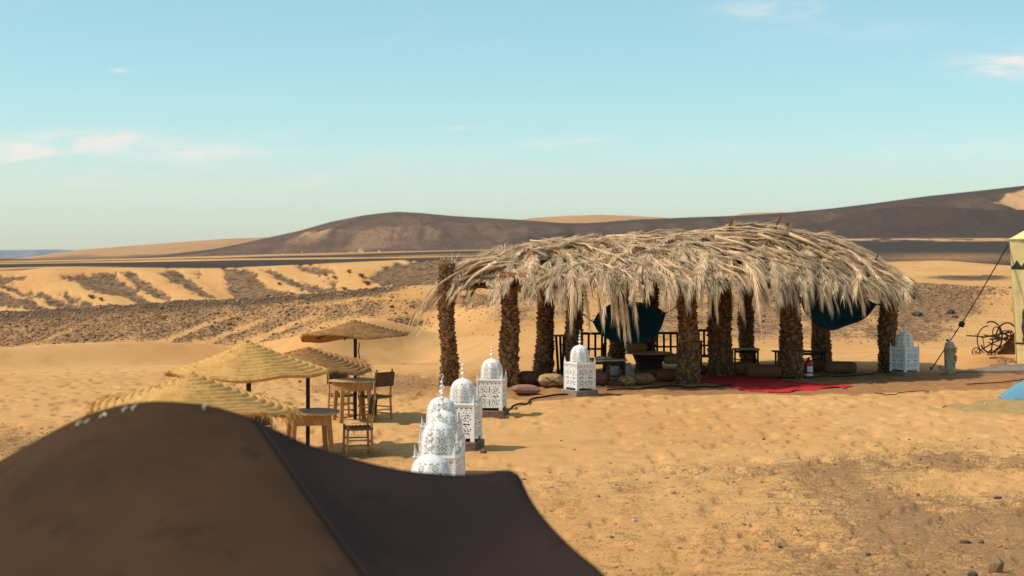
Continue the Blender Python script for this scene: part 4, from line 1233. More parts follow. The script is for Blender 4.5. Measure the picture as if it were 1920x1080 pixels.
# ------------------------------------------------------------------ white pierced lanterns
LW, LB, LHN = .50, .60, .15         # width, body height, horn height above the lip
def face_mask(u, v):
    """True where metal stays; u across, v up the body below the lip"""
    x = (u - .5) * LW; z = v * LB
    if z < .055: return abs(x) > LW / 2 - .055
    if abs(x) > LW / 2 - .035 or z < .075: return True
    if z > LB - .03:
        return not ((x / .036) % 1 < .35 and z > LB - .018)
    if z > LB - .10:
        cx = ((x + LW / 2) / (LW / 6.0)) % 1 - .5; cz = (z - (LB - .065))
        d = abs(cx * LW / 6.0)
        return not (d < .024 and .010 < abs(cz) < .022 - d * .15)
    cz = .075 + (LB - .10 - .075) / 2
    dx, dz = x, z - cz
    r = math.hypot(dx, dz); th = math.atan2(dz, dx)
    k = round(th / (PI / 4)); da = th - k * PI / 4
    off = abs(r * math.sin(da)); al = r * math.cos(da)
    axis = k % 2 == 0
    if axis:
        if .065 < al < .195 and off < (.005 + .007 * (abs(math.sin((al - .065) * 48)) > .55)): return False
    else:
        if .085 < al < .165 and off < (.006 if al < .135 else .013): return False
        if .195 < al < .225 and off < .012: return False
        if .165 < al < .20 and .022 < off < .034: return False
    k2 = round((th - PI / 8) / (PI / 4)); da2 = th - PI / 8 - k2 * PI / 4
    off2 = r * math.sin(da2); al2 = r * math.cos(da2)
    if .10 < al2 < .175 and abs(off2 - .018 * math.sin((al2 - .1) * 70)) < .0062: return False
    if .20 < al2 < .222 and abs(off2) < .011: return False
    if r < .05: 
        return not (.028 < r < .04 and abs(math.sin(th * 4)) > .8)
    gx = ((x + .2) / .05) % 1 - .5; gz = ((z) / .05) % 1 - .5
    if max(abs(dx), abs(dz)) > .165 and r > .2 and math.hypot(gx, gz) < .15: return False
    return True

def dome_mask(a8, v):
    """a8: position across one of eight gores, 0..1; v up the dome"""
    x = (a8 - .5) * 2; 
    wd = (1 - v ** 4) ** .5
    if abs(x) > .86 or v < .05 or v > .97: return True
    X = x * .088 * max(wd, .12); Zz = v * .46
    for cz, rr in ((.10, .040), (.215, .036), (.32, .026)):
        for (cx, cz2, r2) in ((0, cz, rr),):
            dx, dz = X - cx, Zz - cz2
            r = math.hypot(dx, dz); th = math.atan2(dz, dx)
            if abs(r - r2) < .0105 and math.cos(th * 8) > .15: return False
            if r < .0085: return False
    for cz in (.155, .268, .365, .05):
        for sx in (-1, 1):
            if math.hypot(X - sx * .056 * wd, Zz - cz) < .0095: return False
            if math.hypot(X - sx * .030 * wd, Zz - cz - .004) < .0072: return False
    return True

def lantern_parts():
    parts = []
    # four pierced side panels, one mesh each
    for k in range(4):
        a = MB(); R = Matrix.Rotation(k * PI / 2, 3, 'Z')
        a.grid(lambda u, v: R @ Vector(((u - .5) * LW, -LW / 2, v * LB)), 61, 73, smooth=False, keep=face_mask)
        # scalloped top edge rising into corner horns
        def topedge(u):
            e = abs(u - .5) * 2
            return .035 + LHN * max(0, (e - .80) / .20) ** 1.5
        a.grid(lambda u, v: R @ Vector(((u - .5) * LW, -LW / 2, LB + v * topedge(u))), 41, 4, smooth=False)
        parts.append(('side_panel', a, 'white', None))
    # corner posts with pointed horns
    for k in range(4):
        a = MB(); R = Matrix.Rotation(k * PI / 2, 3, 'Z')
        c = R @ Vector((LW / 2, -LW / 2, 0))
        a.box(c + Vector((0, 0, LB / 2)), (.026, .026, LB), R)
        a.add([c + R @ Vector((x, y, LB)) for x, y in ((-.018, -.012), (.012, -.012), (.012, .018), (-.018, .018))] + [c + Vector((0, 0, LB + LHN + .03))], [(0, 1, 4), (1, 2, 4), (2, 3, 4), (3, 0, 4)])
        parts.append(('corner_post', a, 'white', None))
    a = MB()
    for k in range(4):
        R = Matrix.Rotation(k * PI / 2, 3, 'Z')
        a.bar(R @ Vector((-LW / 2 - .012, -LW / 2 - .006, LB)), R @ Vector((LW / 2 + .012, -LW / 2 - .006, LB)), .018, .02)
    for k in range(4):
        R = Matrix.Rotation(k * PI / 2, 3, 'Z')
        for i in range(17): a.blob(R @ Vector((-LW / 2 + LW * i / 16, -LW / 2 - .016, LB + .012)), (.012, .008, .012), 3, jit=.02)
    parts.append(('beaded_rim', a, 'white', None))
    a = MB(); a.add([Vector((x * (LW / 2 - .01), y * (LW / 2 - .01), LB - .006)) for x, y in ((-1, -1), (1, -1), (1, 1), (-1, 1))], [(0, 1, 2, 3)])
    parts.append(('top_plate', a, 'white', None))
    # eight-gored dome
    a = MB(); RD = .232; HD = .43; n = 8 * 22; m = 54
    def dome(ang, v):
        g = (ang / (2 * PI) * 8) % 1
        fac = 1 - .03 * (1 - (2 * g - 1) ** 2) * 1.0
        vv = v
        r = RD * (1 - vv ** 4.6) ** .55 * (1 - .05 * vv)
        if vv > .93: r = max(r, .018)
        return Vector((r * fac * math.cos(ang), r * fac * math.sin(ang), LB - .004 + HD * vv))
    vs = [dome(2 * PI * i / n, j / m) for j in range(m + 1) for i in range(n)]
    fs = []
    for j in range(m):
        for i in range(n):
            g = ((i + .5) / 22) % 1
            if dome_mask(g, (j + .5) / m): fs.append((j * n + i, j * n + (i + 1) % n, (j + 1) * n + (i + 1) % n, (j + 1) * n + i))
    a.add(vs, fs, False)
    parts.append(('dome', a, 'white', None))
    a = MB()
    z0 = LB + HD - .02
    pr = [(.030, 0), (.022, .02), (.009, .03), (.009, .055), (.03, .07), (.040, .09), (.03, .11), (.008, .122), (.008, .135), (.022, .15), (.030, .165), (.022, .18), (.007, .19), (.007, .205), (.018, .215), (.025, .228), (.018, .242), (.006, .25), (.006, .265)]
    a.lathe([(r, z0 + z) for r, z in pr], 14)
    zz = z0 + .262
    a.tube([(0, 0, zz), (.004, 0, zz + .02), (.022, 0, zz + .045), (.026, 0, zz + .066), (.012, 0, zz + .084), (-.010, 0, zz + .080), (-.016, 0, zz + .066)], [.007, .006, .006, .006, .005, .005, .003], 6)
    parts.append(('finial', a, 'white', None))
    a = MB(); a.box((0, 0, LB / 2 + .03), (LW - .03, LW - .03, LB - .08))  # dark body added inside so the pierced holes read dark
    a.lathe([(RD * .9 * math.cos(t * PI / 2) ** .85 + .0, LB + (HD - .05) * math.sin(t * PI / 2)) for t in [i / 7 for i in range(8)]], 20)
    parts.append(('dark_hole_filler', a, 'hole_dark', None))
    return [(nm, a.mesh(nm, M[mt])) for nm, a, mt, _ in parts]
LPARTS = lantern_parts()

def lantern(label, px, ybase, rz, slab='slab', slab_h=.12, slab_w=.60, scale=1.0, slab_rz=None, has_slab=True):
    p = G(px, ybase)
    if has_slab:
        s = MB().box((0, 0, slab_h / 2 - .03), (slab_w, slab_w, slab_h + .06), bevel=.015, jit=.008).build('stone_slab', M[slab])
        s.location = p; s.rotation_euler = (0, 0, slab_rz if slab_rz is not None else rz)
        tag(s, 'block under the ' + label.split(',')[0], 'block', 'blocks under the lanterns')
    root = thing('white_lantern', label, 'lantern', p + Vector((0, 0, slab_h)), rz, 'white pierced metal lanterns')
    root.scale = (scale,) * 3
    for nm, me in LPARTS: link(nm, me, root)
    return root
lantern('white lantern set cornerwise before the railings, its block of grey concrete', 1087, 741, .56, 'slab_grey', .13, .62)
lantern('white lantern with a curled hook finial standing left of the pink pillow', 922, 778, -.17, 'slab', .11, .62)
lantern('white lantern on a brown block, third from the shelter along the curving row', 868, 842, -.23, 'slab', .15, .60)
lantern('white lantern just in front of the brown block, fourth from the shelter', 828, 891, -.12, 'slab', .12, .60)
lantern('white lantern squeezed between two overlapping domes, fifth from the shelter', 829, 929, -.16, 'slab', .12, .60)
lantern('white lantern with its big dome and beaded rim fully in view above the tent edge', 822, 963, -.14, 'slab', .12, .60)
lantern('white lantern of which just a blurred dome tip peeps over the dark tent', 808, 1058, -.1, 'slab', .12, .60)
lantern('lone white lantern standing at the foot of the last palm post on the right', 1696, 703, .58, 'slab_grey', .10, .50, 1.04)
# the stones that prop the lone lantern
# ------------------------------------------------------------------ cushions and seats under the shelter
def pillow_mesh(w, d, h, seed=0, sag=.0, pinch=.10, n=17, puff=.5):
    a = MB(); r = random.Random(seed); ph = r.uniform(0, 6)
    for sgn in (1, -1):
        def fn(u, v):
            x, y = u * 2 - 1, v * 2 - 1
            t = ((1 - abs(x) ** 2.6) * (1 - abs(y) ** 2.6)) ** puff if abs(x) < 1 and abs(y) < 1 else 0
            k = 1 - pinch * (1 - abs(x * y)) * (x * x * (1 - abs(x)) * 0 + .0)
            px = x * w / 2 * (1 - pinch * (1 - y * y) * abs(x) ** 4 * .0 - pinch * .8 * (1 - abs(y)) * abs(x) ** 3)
            py = y * d / 2 * (1 - pinch * .8 * (1 - abs(x)) * abs(y) ** 3)
            wr = .05 * h * mnoise.noise(Vector((x * 2.5 + seed, y * 2.5, sgn)))
            return Vector((px, py, h / 2 + sgn * t * h / 2 * (1.0 if sgn > 0 else .9) + wr * t - sag * (x * x) * 0))
        b = MB(); b.grid(fn, n, n)
        if sgn < 0: b.f = [tuple(reversed(f)) for f in b.f]
        a.add(b.v, b.f, True)
    return a
def cushion(label, px, ybot, wpx, hpx, m, depth=.5, rz=0.0, name='floor_cushion', cat='cushion', grp='cushions strewn under the shelter', tilt=(0, 0), seed=0, puff=.42, dz=0.0, D=None):
    p = G(px, ybot) if D is None else P(px, ybot, D)
    if D is not None: p.z = P(px, ybot, D).z
    w = wpx * p.y / F; h = hpx * p.y / F
    o = pillow_mesh(w, depth, h, seed, puff=puff).build(name, M[m])
    o.location = p + Vector((0, depth * .35, dz - .01)); o.rotation_euler = (tilt[0], tilt[1], rz)
    return tag(o, label, cat, grp)
def bolster(label, px, ybot, wpx, hpx, m, rz=0.0, name='bolster', grp='cushions strewn under the shelter', cat='bolster'):
    p = G(px, ybot); w = wpx * p.y / F; r = hpx * p.y / F / 2
    a = MB(); n = 20
    prof = []
    for i in range(n + 1):
        t = i / n * 2 - 1
        prof.append((r * (1 - abs(t) ** 7) ** .4 if abs(t) < 1 else 0.0, t * w / 2))
    a.lathe(prof, 22, fn=lambda q, an, i: Vector((q.z, q.x * 1.12, q.y + r * (.06 * mnoise.noise(Vector((q.z * 3, an, px)))))))
    o = a.build(name, M[m]); o.location = p + Vector((0, r, r * .95)); o.rotation_euler = (0, 0, rz)
    return tag(o, label, cat, grp)

c = cushion('dusty pink pillow lying alone on the sand in front of the second post', 986, 740, 55, 19, 'cush_pink', .42, .15, 'pillow', 'pillow', None, (0, .05), 3, .55)
c = bolster('fuzzy dark brown bolster lying right beside the second palm post', 1004, 723, 66, 27, 'cush_brown', .05)
c = cushion('beige sack cushion with a stitched black cross, left of the concrete block', 1034, 726, 52, 25, 'cush_beige', .5, .1, 'sack_cushion', seed=5)
for s in (-1, 1):
    pp = [Vector((s * (-.17 + .34 * t), -.24 + .02 * abs(t - .5), .06 + .20 * t)) for t in [i / 6 for i in range(7)]]
    MB().tube([p + Vector((0, -.015 * math.sin(PI * i / 6), 0)) for i, p in enumerate(pp)], .009, 5).build('cross_stitch', M['cord'], c)
cushion('rounded red brown woven cushion behind the right side of the concrete block', 1126, 723, 34, 27, 'cush_red', .5, -.2, seed=6, puff=.35)
cushion('leopard spotted cushion under the cloth covered table', 1176, 724, 32, 20, 'cush_leopard', .4, .2, seed=7)
cushion('slouching olive brown bag cushion right of the leopard spotted one', 1208, 722, 44, 22, 'cush_olive', .45, 0, seed=8)
cushion('dark striped kilim cushion lying behind the olive bag', 1215, 706, 52, 13, 'cush_stripe', .5, .1, seed=9)
cushion('red striped kilim pouf left of the thick middle post', 1252, 716, 40, 24, 'cush_red', .55, -.1, 'pouf', 'pouf', seed=10, puff=.28)
cushion('golden brown cushion propped on the bench behind the round table', 1192, 662, 44, 20, 'cush_gold', .22, .0, seed=11, D=41.3)
cushion('tan striped bolster cushion on the bench left of the thick middle post', 1258, 683, 34, 20, 'cush_beige', .3, 0, seed=12, D=41.0)
cushion('round red cushion in the gap right of the thick middle post', 1317, 702, 22, 17, 'cush_red', .4, 0, seed=13)
cushion('olive cushion leaning in shade against the darkest post', 1393, 704, 38, 26, 'cush_olive', .6, .1, seed=14)
bolster('long brown bolster with pale woven dots behind the red rug', 1434, 710, 70, 26, 'cush_stripe', -.06)
bolster('fat rattan coloured bolster on the bare sand right of the shelter seats', 1577, 701, 66, 23, 'rattan', .06)
cushion('reddish cushion between the extinguisher and the rattan bolster', 1537, 697, 30, 20, 'cush_red', .4, 0, seed=16)

# dark slatted benches
def bench(label, px, ybase, w, rz=0, h=.95, arm=True):
    root = thing('slatted_bench', label, 'bench', G(px, ybase), rz, 'dark slatted benches in the shelter')
    d = .55
    for sx in (-1, 1):
        MB().bar((sx * w / 2, d / 2, 0), (sx * w / 2, d / 2 + .06, h), .07, .06).build('post', M['dark_wood'], root)
        MB().bar((sx * w / 2, -d / 2, 0), (sx * w / 2, -d / 2, h * .72), .07, .06).build('post', M['dark_wood'], root)
        MB().box((sx * w / 2, 0, h * .74), (.09, d + .12, .04)).build('armrest', M['dark_wood'], root)
        for k in range(3): MB().bar((sx * w / 2, -d / 2 + d * (k + 1) / 4, .3), (sx * w / 2, -d / 2 + d * (k + 1) / 4, h * .72), .04, .03).build('slat', M['dark_wood'], root)
    MB().box((0, d / 2 + .06, h), (w + .06, .05, .07)).build('top_rail', M['dark_wood'], root)
    MB().box((0, d / 2 + .04, h * .60), (w, .04, .05)).build('mid_rail', M['dark_wood'], root)
    MB().box((0, d / 2 + .02, .36), (w, .04, .07)).build('low_rail', M['dark_wood'], root)
    n = max(4, int(w / .17))
    for k in range(n):
        x = -w / 2 + w * (k + .5) / n
        MB().bar((x, d / 2 + .02, .36), (x, d / 2 + .06, h), .06, .025).build('slat', M['dark_wood'], root)
    for k in range(4): MB().box((0, -d / 2 + d * (k + .5) / 4, .36), (w, d / 4 - .02, .03)).build('seat_plank', M['dark_wood'], root)
    return root
bench('dark slatted bench behind the cornerwise lantern and its post', 1096, 699, 1.1, -.12, 1.06)
bench('dark slatted bench behind the round table left of the thick post', 1248, 690, .98, .05, .98)
bench('dark slatted bench seen through the gap right of the thick post', 1330, 692, .62, .1, 1.08)
# upright slatted armrest standing left of the fourth post
ar = thing('slatted_rail', 'upright narrow slatted end rail standing just left of the fourth palm post', 'railing', G(1051, 700), .3)
for k, (x0, x1) in enumerate(((-.13, -.06), (-.01, .03), (.09, .11))):
    MB().bar((x1, 0, 0), (x0, 0, 1.02), .06, .04).build('slat', M['dark_wood'], ar)
MB().box((0, 0, 1.03), (.40, .14, .05)).build('top_board', M['slab_grey'], ar)
MB().box((.03, 0, .08), (.30, .06, .05)).build('bottom_board', M['dark_wood'], ar)

# tables
def slim_table(label, px, ybase, w, d, h, rz=0, top='table_top', round_=False, solid_base=False, grp='low tables in the shelter'):
    root = thing('low_table', label, 'table', G(px, ybase), rz, grp)
    if round_: MB().lathe([(0, h - .03), (w / 2 - .01, h - .03), (w / 2, h - .015), (w / 2 - .01, h), (0, h)], 30, smooth=False).build('tabletop', M[top], root)
    else: MB().box((0, 0, h - .018), (w, d, .036), bevel=.008).build('tabletop', M[top], root)
    if solid_base:
        MB().lathe([(w * .30, 0), (w * .28, h * .5), (w * .36, h - .032)], 12, smooth=False).build('base', M['dark_wood'], root)
    else:
        k = .42 if not round_ else .30
        for sx in (-1, 1):
            for sy in (-1, 1): MB().bar((sx * w * k, sy * d * k, 0), (sx * w * k, sy * d * k, h - .03), .05, .05).build('leg', M['dark_wood'], root)
        MB().box((0, -d * k, h - .08), (w * k * 2, .03, .07)).build('apron', M['dark_wood'], root)
        MB().box((0, -d * k, h * .32), (w * k * 2, .03, .035)).build('stretcher', M['dark_wood'], root)
    return root
slim_table('low dark legged table bearing a crumpled white cloth, right of the cornerwise lantern', 1141, 718, .92, .6, .60)
slim_table('round wooden table on a dark base in the middle of the shelter', 1217, 699, 1.30, 1.3, .56, round_=True, solid_base=True, top='wood_pale')
slim_table('thin legged bare table against the bright sand behind the darkest post', 1397, 683, .80, .6, .47)
slim_table('long low dark table behind the fire extinguisher', 1500, 692, 1.55, .5, .52, top='dark_wood')
# crumpled cloth on the first table, and a hanging cloth beside it
p = G(1131, 718)
a = MB(); a.grid(lambda u, v: Vector(((u - .5) * .44, (v - .5) * .40, .008 + .09 * abs(mnoise.noise(Vector((u * 4, v * 4, 2)))) + .05 * math.sin(PI * u) * math.sin(PI * v))), 18, 18)
o = a.build('white_cloth', M['white_cloth']); o.location = p + Vector((0, 0, .598)); solid(o, .01); tag(o, 'crumpled white cloth lying on the dark legged low table', 'cloth')
p = G(1176, 712)
a = MB(); a.grid(lambda u, v: Vector(((u - .5) * (.16 + .22 * (1 - v)) + .05 * (1 - v), .03 * math.sin(u * 9 + v * 2), v * .44)), 14, 10)
o = a.build('white_cloth', M['white_cloth']); o.location = p; solid(o, .012); tag(o, 'long white cloth hanging to the ground beside the dark legged table', 'cloth')
a = MB().lathe([(.10, 0), (.12, .32), (.13, .34), (.115, .34), (.09, .04), (0, .04)], 18)
o = a.build('white_bucket', M['white_cloth']); o.location = G(1153, 712) + Vector((0, .12, 0)); tag(o, 'white bucket standing beneath the dark legged low table', 'bucket')

# dark teal cloths slung between the posts
def sling(label, pts_top, pts_bot, D0, D1, cords):
    a = MB(); n, m = 26, 14
    tp = curve_pts([P(u, y, D0 + (D1 - D0) * i / (len(pts_top) - 1)) for i, (u, y) in enumerate(pts_top)], n)
    bt = curve_pts([P(u, y, D0 + (D1 - D0) * i / (len(pts_bot) - 1) - .0) for i, (u, y) in enumerate(pts_bot)], n)
    vs = []
    for j in range(m):
        v = j / (m - 1)
        for i in range(n):
            p = tp[i].lerp(bt[i], v); bulge = math.sin(PI * v) * math.sin(PI * i / (n - 1))
            vs.append(p + Vector((0, .38 * bulge + .03 * mnoise.noise(Vector((i * .5, j * .4, u_seed(label)))), .02 * math.sin(i * 1.3 + j) * bulge)))
    a.add(vs, [(j * n + i, j * n + i + 1, (j + 1) * n + i + 1, (j + 1) * n + i) for j in range(m - 1) for i in range(n - 1)], True)
    o = a.build('hanging_cloth', M['teal']); solid(o, .01)
    tag(o, label, 'cloth', 'dark teal cloths slung between the posts')
    for (p, q) in cords:
        b = MB().tube([p, (p + q) / 2 + Vector((0, 0, -.02)), q], [.016, .012, .02], 6).build('tie_cord', M['cord'], o, True)
    return o
def u_seed(s): return float(len(s))
D0 = 38.4
sling('dark teal cloth bulging behind the hanging fronds left of the thick post', [(1112, 603), (1128, 580), (1160, 565), (1195, 566), (1228, 574), (1249, 587)], [(1112, 604), (1124, 625), (1150, 641), (1180, 645), (1215, 640), (1236, 622), (1249, 588)], D0, D0 - .3,
      [(P(1112, 603, D0), P(1094, 589, D0)), (P(1249, 587, D0 - .3), P(1272, 572, 37.6))])
sling('dark teal cloth slung low from the last post on the right', [(1500, 560), (1515, 535), (1555, 530), (1600, 545), (1643, 571)], [(1500, 561), (1512, 590), (1552, 619), (1590, 610), (1622, 597), (1643, 572)], 39.2, 39.8,
      [(P(1643, 571, 39.8), P(1655, 566, 39.9)), (P(1500, 560, 39.2), P(1485, 545, 38.6))])

# fire extinguisher
fx = thing('fire_extinguisher', 'red fire extinguisher with a white label standing by the ninth post', 'extinguisher', G(1516, 707))
r = .115
MB().lathe([(r * .9, 0), (r, .015), (r, .36), (r * .93, .40), (r * .7, .435), (r * .35, .455), (r * .3, .475), (0, .475)], 22).build('cylinder', M['red_paint'], fx)
MB().lathe([(r + .003, .03), (r + .003, .095)], 22).build('white_band', M['label'], fx)
a = MB(); a.grid(lambda u, v: Vector(((r + .004) * math.sin((u - .5) * 1.5 + .25), -(r + .004) * math.cos((u - .5) * 1.5 + .25), .14 + v * .15)), 8, 2, keep=lambda u, v: True)
a.build('paper_label', M['label'], fx)
MB().box((0, 0, .49), (.05, .06, .04)).build('valve', M['black'], fx)
MB().bar((-.01, 0, .51), (.10, -.02, .545), .025, .018).build('handle', M['black'], fx)
MB().bar((-.01, 0, .50), (.09, -.02, .50), .02, .015).build('handle', M['black'], fx)
MB().tube([(-.02, 0, .49), (-.09, -.01, .47), (-.15, -.02, .38), (-.165, -.03, .25), (-.14, -.02, .12)], .016, 8).build('hose', M['black'], fx)

# red rug
top = curve_pts([G(u, y) for u, y in ((1308, 709), (1347, 706.5), (1406, 704.5), (1463, 712), (1514, 718.5), (1575, 722), (1598, 724.6))], 44)
bot = curve_pts([G(u, y) for u, y in ((1309, 713), (1341, 720), (1386, 730), (1447, 736.3), (1480, 737.2), (1504, 732), (1598, 725.6))], 44)
a = MB(); n = 44; m = 26; vs = []
for j in range(m):
    for i in range(n):
        p = bot[i].lerp(top[i], j / (m - 1))
        k = math.sin(PI * min(1, j / 5)) if j < 3 else 1
        z = gz(p.x, p.y) + .012 + .045 * max(0, mnoise.noise(Vector((p.x * 1.3, p.y * .9, 4.2)))) + .02 * max(0, mnoise.noise(Vector((p.x * 4, p.y * 3, 1))))
        vs.append(Vector((p.x + .02 * mnoise.noise(Vector((i * .7, j * .1, 0))), p.y, z)))
a.add(vs, [(j * n + i, j * n + i + 1, (j + 1) * n + i + 1, (j + 1) * n + i) for j in range(m - 1) for i in range(n - 1)], True)
o = a.build('red_rug', M['red_rug']); solid(o, .02, -1); tag(o, 'rumpled bright red rug spread on the sand before the shelter', 'rug')

# cables on the ground
def cable(name, label, pts, r=.018, cat='cable', m='cord'):
    q = curve_pts([G(u, y) for u, y in pts], max(60, len(pts) * 22))
    zs = np.array([gz(p.x, p.y) for p in q]); zs = np.convolve(np.pad(zs, 12, mode='edge'), np.ones(25) / 25, mode='valid') * .5 + .5 * np.maximum(zs, np.convolve(np.pad(zs, 4, mode='edge'), np.ones(9) / 9, mode='valid'))
    q = [Vector((p.x, p.y, z + r * .9 + .022)) for p, z in zip(q, zs)]
    return tag(MB().tube(q, r, 6).build(name, M[m]), label, cat)
cable('cable', 'black cable running over the sand from lantern block to concrete block', ((952, 769), (966, 763), (985, 757), (999, 751), (1020, 748), (1045, 744), (1064, 743)), .022)
cable('cable', 'black cable snaking through the shade in front of the round table', ((1138, 734), (1170, 732), (1215, 730), (1262, 726), (1300, 727), (1340, 727), (1372, 724)), .020)
cable('cable', 'thin dark cable on the ground right of the fire extinguisher', ((1460, 712), (1500, 709), (1540, 708), (1600, 706), (1640, 703)), .014)
cable('dry_stick', 'thin dark stick lying on the sand right of the rug tip', ((1640, 744), (1668, 743), (1700, 741), (1742, 738)), .010, 'stick', 'dark_wood')
cable('dry_stick', 'dark curved stick on the damp soil near the small weathered lantern', ((1812, 723), (1850, 721), (1885, 718), (1925, 712)), .013, 'stick', 'dark_wood')
cable('dry_stick', 'pale thin stick lying on bright sand under the rug tip', ((1575, 741), (1600, 742.5), (1640, 743)), .010, 'stick', 'wood_pale')

# ------------------------------------------------------------------ right edge: small weathered lantern, canvas tent, cart, slab, blue cushion
wl = thing('weathered_lantern', 'small crusty stone coloured lantern with a white finial beside the guy rope', 'lantern', G(1781, 702))
k = .0146
a = MB(); a.lathe([(.15, -.03), (.155, .10), (.145, .3), (.15, .55), (.155, .68), (.165, .70), (.15, .73), (.125, .80), (.08, .86), (.03, .89), (0, .895)], 16, fn=lambda p, an, i: p * (1 + .07 * mnoise.noise(Vector((an * 2, i * 1.1, 2)))) if i > 0 else p)
a.build('body', M['plaster'], wl)
MB().lathe([(.02, .88), (.028, .91), (.012, .935), (.03, .955), (.03, .975), (.01, .99), (.02, 1.0), (.004, 1.04), (0, 1.04)], 10).build('finial', M['white'], wl)
a = MB().blob((-.20, -.02, .10), (.14, .12, .15), 4); a.blob((-.26, .0, .2), (.06, .06, .07), 6); a.build('base_lump', M['plaster'], wl)
a = MB()
for i in range(9): a.blob((.11 + random.uniform(-.03, .03), -.11 + random.uniform(-.03, .03), .1 + i * .075), (.045, .035, .05), i)
a.build('crust', M['plaster'], wl)

ct = thing('canvas_tent', 'tall yellow canvas tent cut by the right edge, with dark zigzag trim', 'tent', (14.66, 44.0, 0), -.345)
W2, D2, HT = 5.0, 4.5, 3.70
DT = 44.0
xa, xb = 0.0, .19
def wall_front(u, v):
    x = (xb * (1 - v) + xa * v) + u * W2
    w = .05 * math.sin(x * 7) * (1 - v) + .03 * math.sin(x * 17 + v * 3) * (1 - v) + .02 * mnoise.noise(Vector((x * 3, v * 6, 1)))
    return Vector((x, w, v * HT))
def wall_side(u, v):
    x = (xb * (1 - v) + xa * v)
    return Vector((x + .04 * math.sin(u * 20) * (1 - v) * min(1, u * 8), u * D2, v * HT))
a = MB(); a.grid(wall_front, 60, 24); a.build('front_wall', M['yellow_canvas'], ct)
a = MB(); a.grid(wall_side, 30, 16); a.build('side_wall', M['yellow_canvas'], ct)
a = MB()
ap = Vector((W2 / 2, D2 / 2, HT + 1.5))
cn = [Vector((xa - .02, -.03, HT)), Vector((W2 + xa, -.03, HT)), Vector((W2 + xa, D2, HT)), Vector((xa - .02, D2, HT))]
a.add(cn + [ap], [(0, 1, 4), (1, 2, 4), (2, 3, 4), (3, 0, 4)])
a.build('roof', M['yellow_canvas'], ct)
def strip(fn, z0, z1, nm, n=40, off=.012):
    a = MB()
    a.grid(lambda u, v: fn(u, (z0 + (z1 - z0) * v) / HT) + Vector((0, -off, 0)), n, 3); return solid(a.build(nm, M['black_print'], ct), .006)
z_of = lambda y: H - (y - HY) * DT / F
strip(wall_front, z_of(504.5), z_of(498.5), 'trim_band')
strip(wall_front, z_of(645), z_of(641.5), 'trim_band')
a = MB()
nz = 24
for i in range(nz):
    u0 = .012 + i * .048; u1_ = u0 + .044
    if u1_ > 1: break
    q = [wall_front(u, z / HT) + Vector((0, -.014, 0)) for u, z in ((u0, z_of(499)), (u1_, z_of(499)), ((u0 + u1_) / 2, z_of(487.5)))]
    o = MB().add(q + [p + Vector((0, -.006, 0)) for p in q], [(3, 4, 5), (0, 1, 4, 3), (1, 2, 5, 4), (2, 0, 3, 5)]).build('trim_tooth', M['black_print'], ct)
vase = [(.055, 641), (.06, 634), (.035, 630), (.06, 622), (.068, 612), (.04, 602), (.03, 598), (.045, 596), (.03, 592), (.036, 588), (.02, 583), (.003, 578)]
for i in range(6):
    uc = .055 + i * .17
    L = [wall_front(uc - w / W2 * 1.15, z_of(y) / HT) + Vector((0, -.015, 0)) for w, y in vase]
    Rr = [wall_front(uc + w / W2 * 1.15, z_of(y) / HT) + Vector((0, -.015, 0)) for w, y in vase]
    n = len(L)
    o = MB().add(L + Rr, [(j, n + j, n + j + 1, j + 1) for j in range(n - 1)]).build('baluster_motif', M['black_print'], ct); solid(o, .006)
# eave piping and corner peg strap
MB().tube([cn[0], cn[1]], .02, 6).build('eave_cord', M['yellow_canvas'], ct)
bpy.context.view_layer.update()

stk = G(1745, 694)
gr = thing('guy_rope', 'dark guy rope running down from the yellow tent to the ground', 'rope', stk)
A_ = P(1890, 459, 44.0)
pts = [stk.lerp(A_, i / 12) + Vector((0, 0, -.10 * math.sin(PI * i / 12))) for i in range(13)]
MB().tube(pts, .016, 6).build('rope', M['cord'], gr, True)
pw = stk.lerp(A_, .365)
MB().box(P(1803, 608, pw.y) , (.15, .10, .16), Euler((0, .4, 0)).to_matrix(), bevel=.02).build('weight', M['black'], gr, True)
pk = stk.lerp(A_, .23)
MB().box(P(1778, 639, pk.y), (.12, .06, .05), Euler((0, .5, 0)).to_matrix()).build('tensioner', M['black'], gr, True)
MB().bar(stk + Vector((.03, 0, -.05)), stk + Vector((-.02, 0, .10)), .03).build('peg', M['iron'], gr, True)

# iron hand cart
cart = thing('iron_cart', 'rusty iron cart of hoops and spoked wheels beside the yellow tent', 'cart', G(1868, 668))
DC = G(1868, 668).y
def Q(u, y, dy=0.0): return P(u, y, DC + dy)
def hoop(cu, cy, r, dy=0.0, rad=.022, a0=0, a1=360, tiltz=.45, nm='hoop', parent=None, sx=1.0):
    c = Q(cu, cy, dy); R = r * DC / F
    n = 36
    full = abs(a1 - a0) >= 360
    pts = []
    for i in range(n if full else n + 1):
        an = math.radians(a0 + (a1 - a0) * i / n)
        v = Vector((math.cos(an) * R * sx, 0, math.sin(an) * R)); 
        pts.append(c + Matrix.Rotation(tiltz, 3, 'Z') @ v)
    return MB().tube(pts, rad, 6, closed=full).build(nm, M['iron'], parent or cart, True)
hoop(1858, 632, 29, 0, .028, -150, 40, .5); hoop(1858, 632, 29, 0, .024, 40, 110, .5); hoop(1888, 634, 29, .5, .026, -20, 170, .5); hoop(1885, 640, 20, .3, .022, 0, 180, .5)
hoop(1868, 622, 9, .1, .018); hoop(1893, 627, 8, .4, .016); hoop(1852, 637, 26, .7, .02, 90, 260)
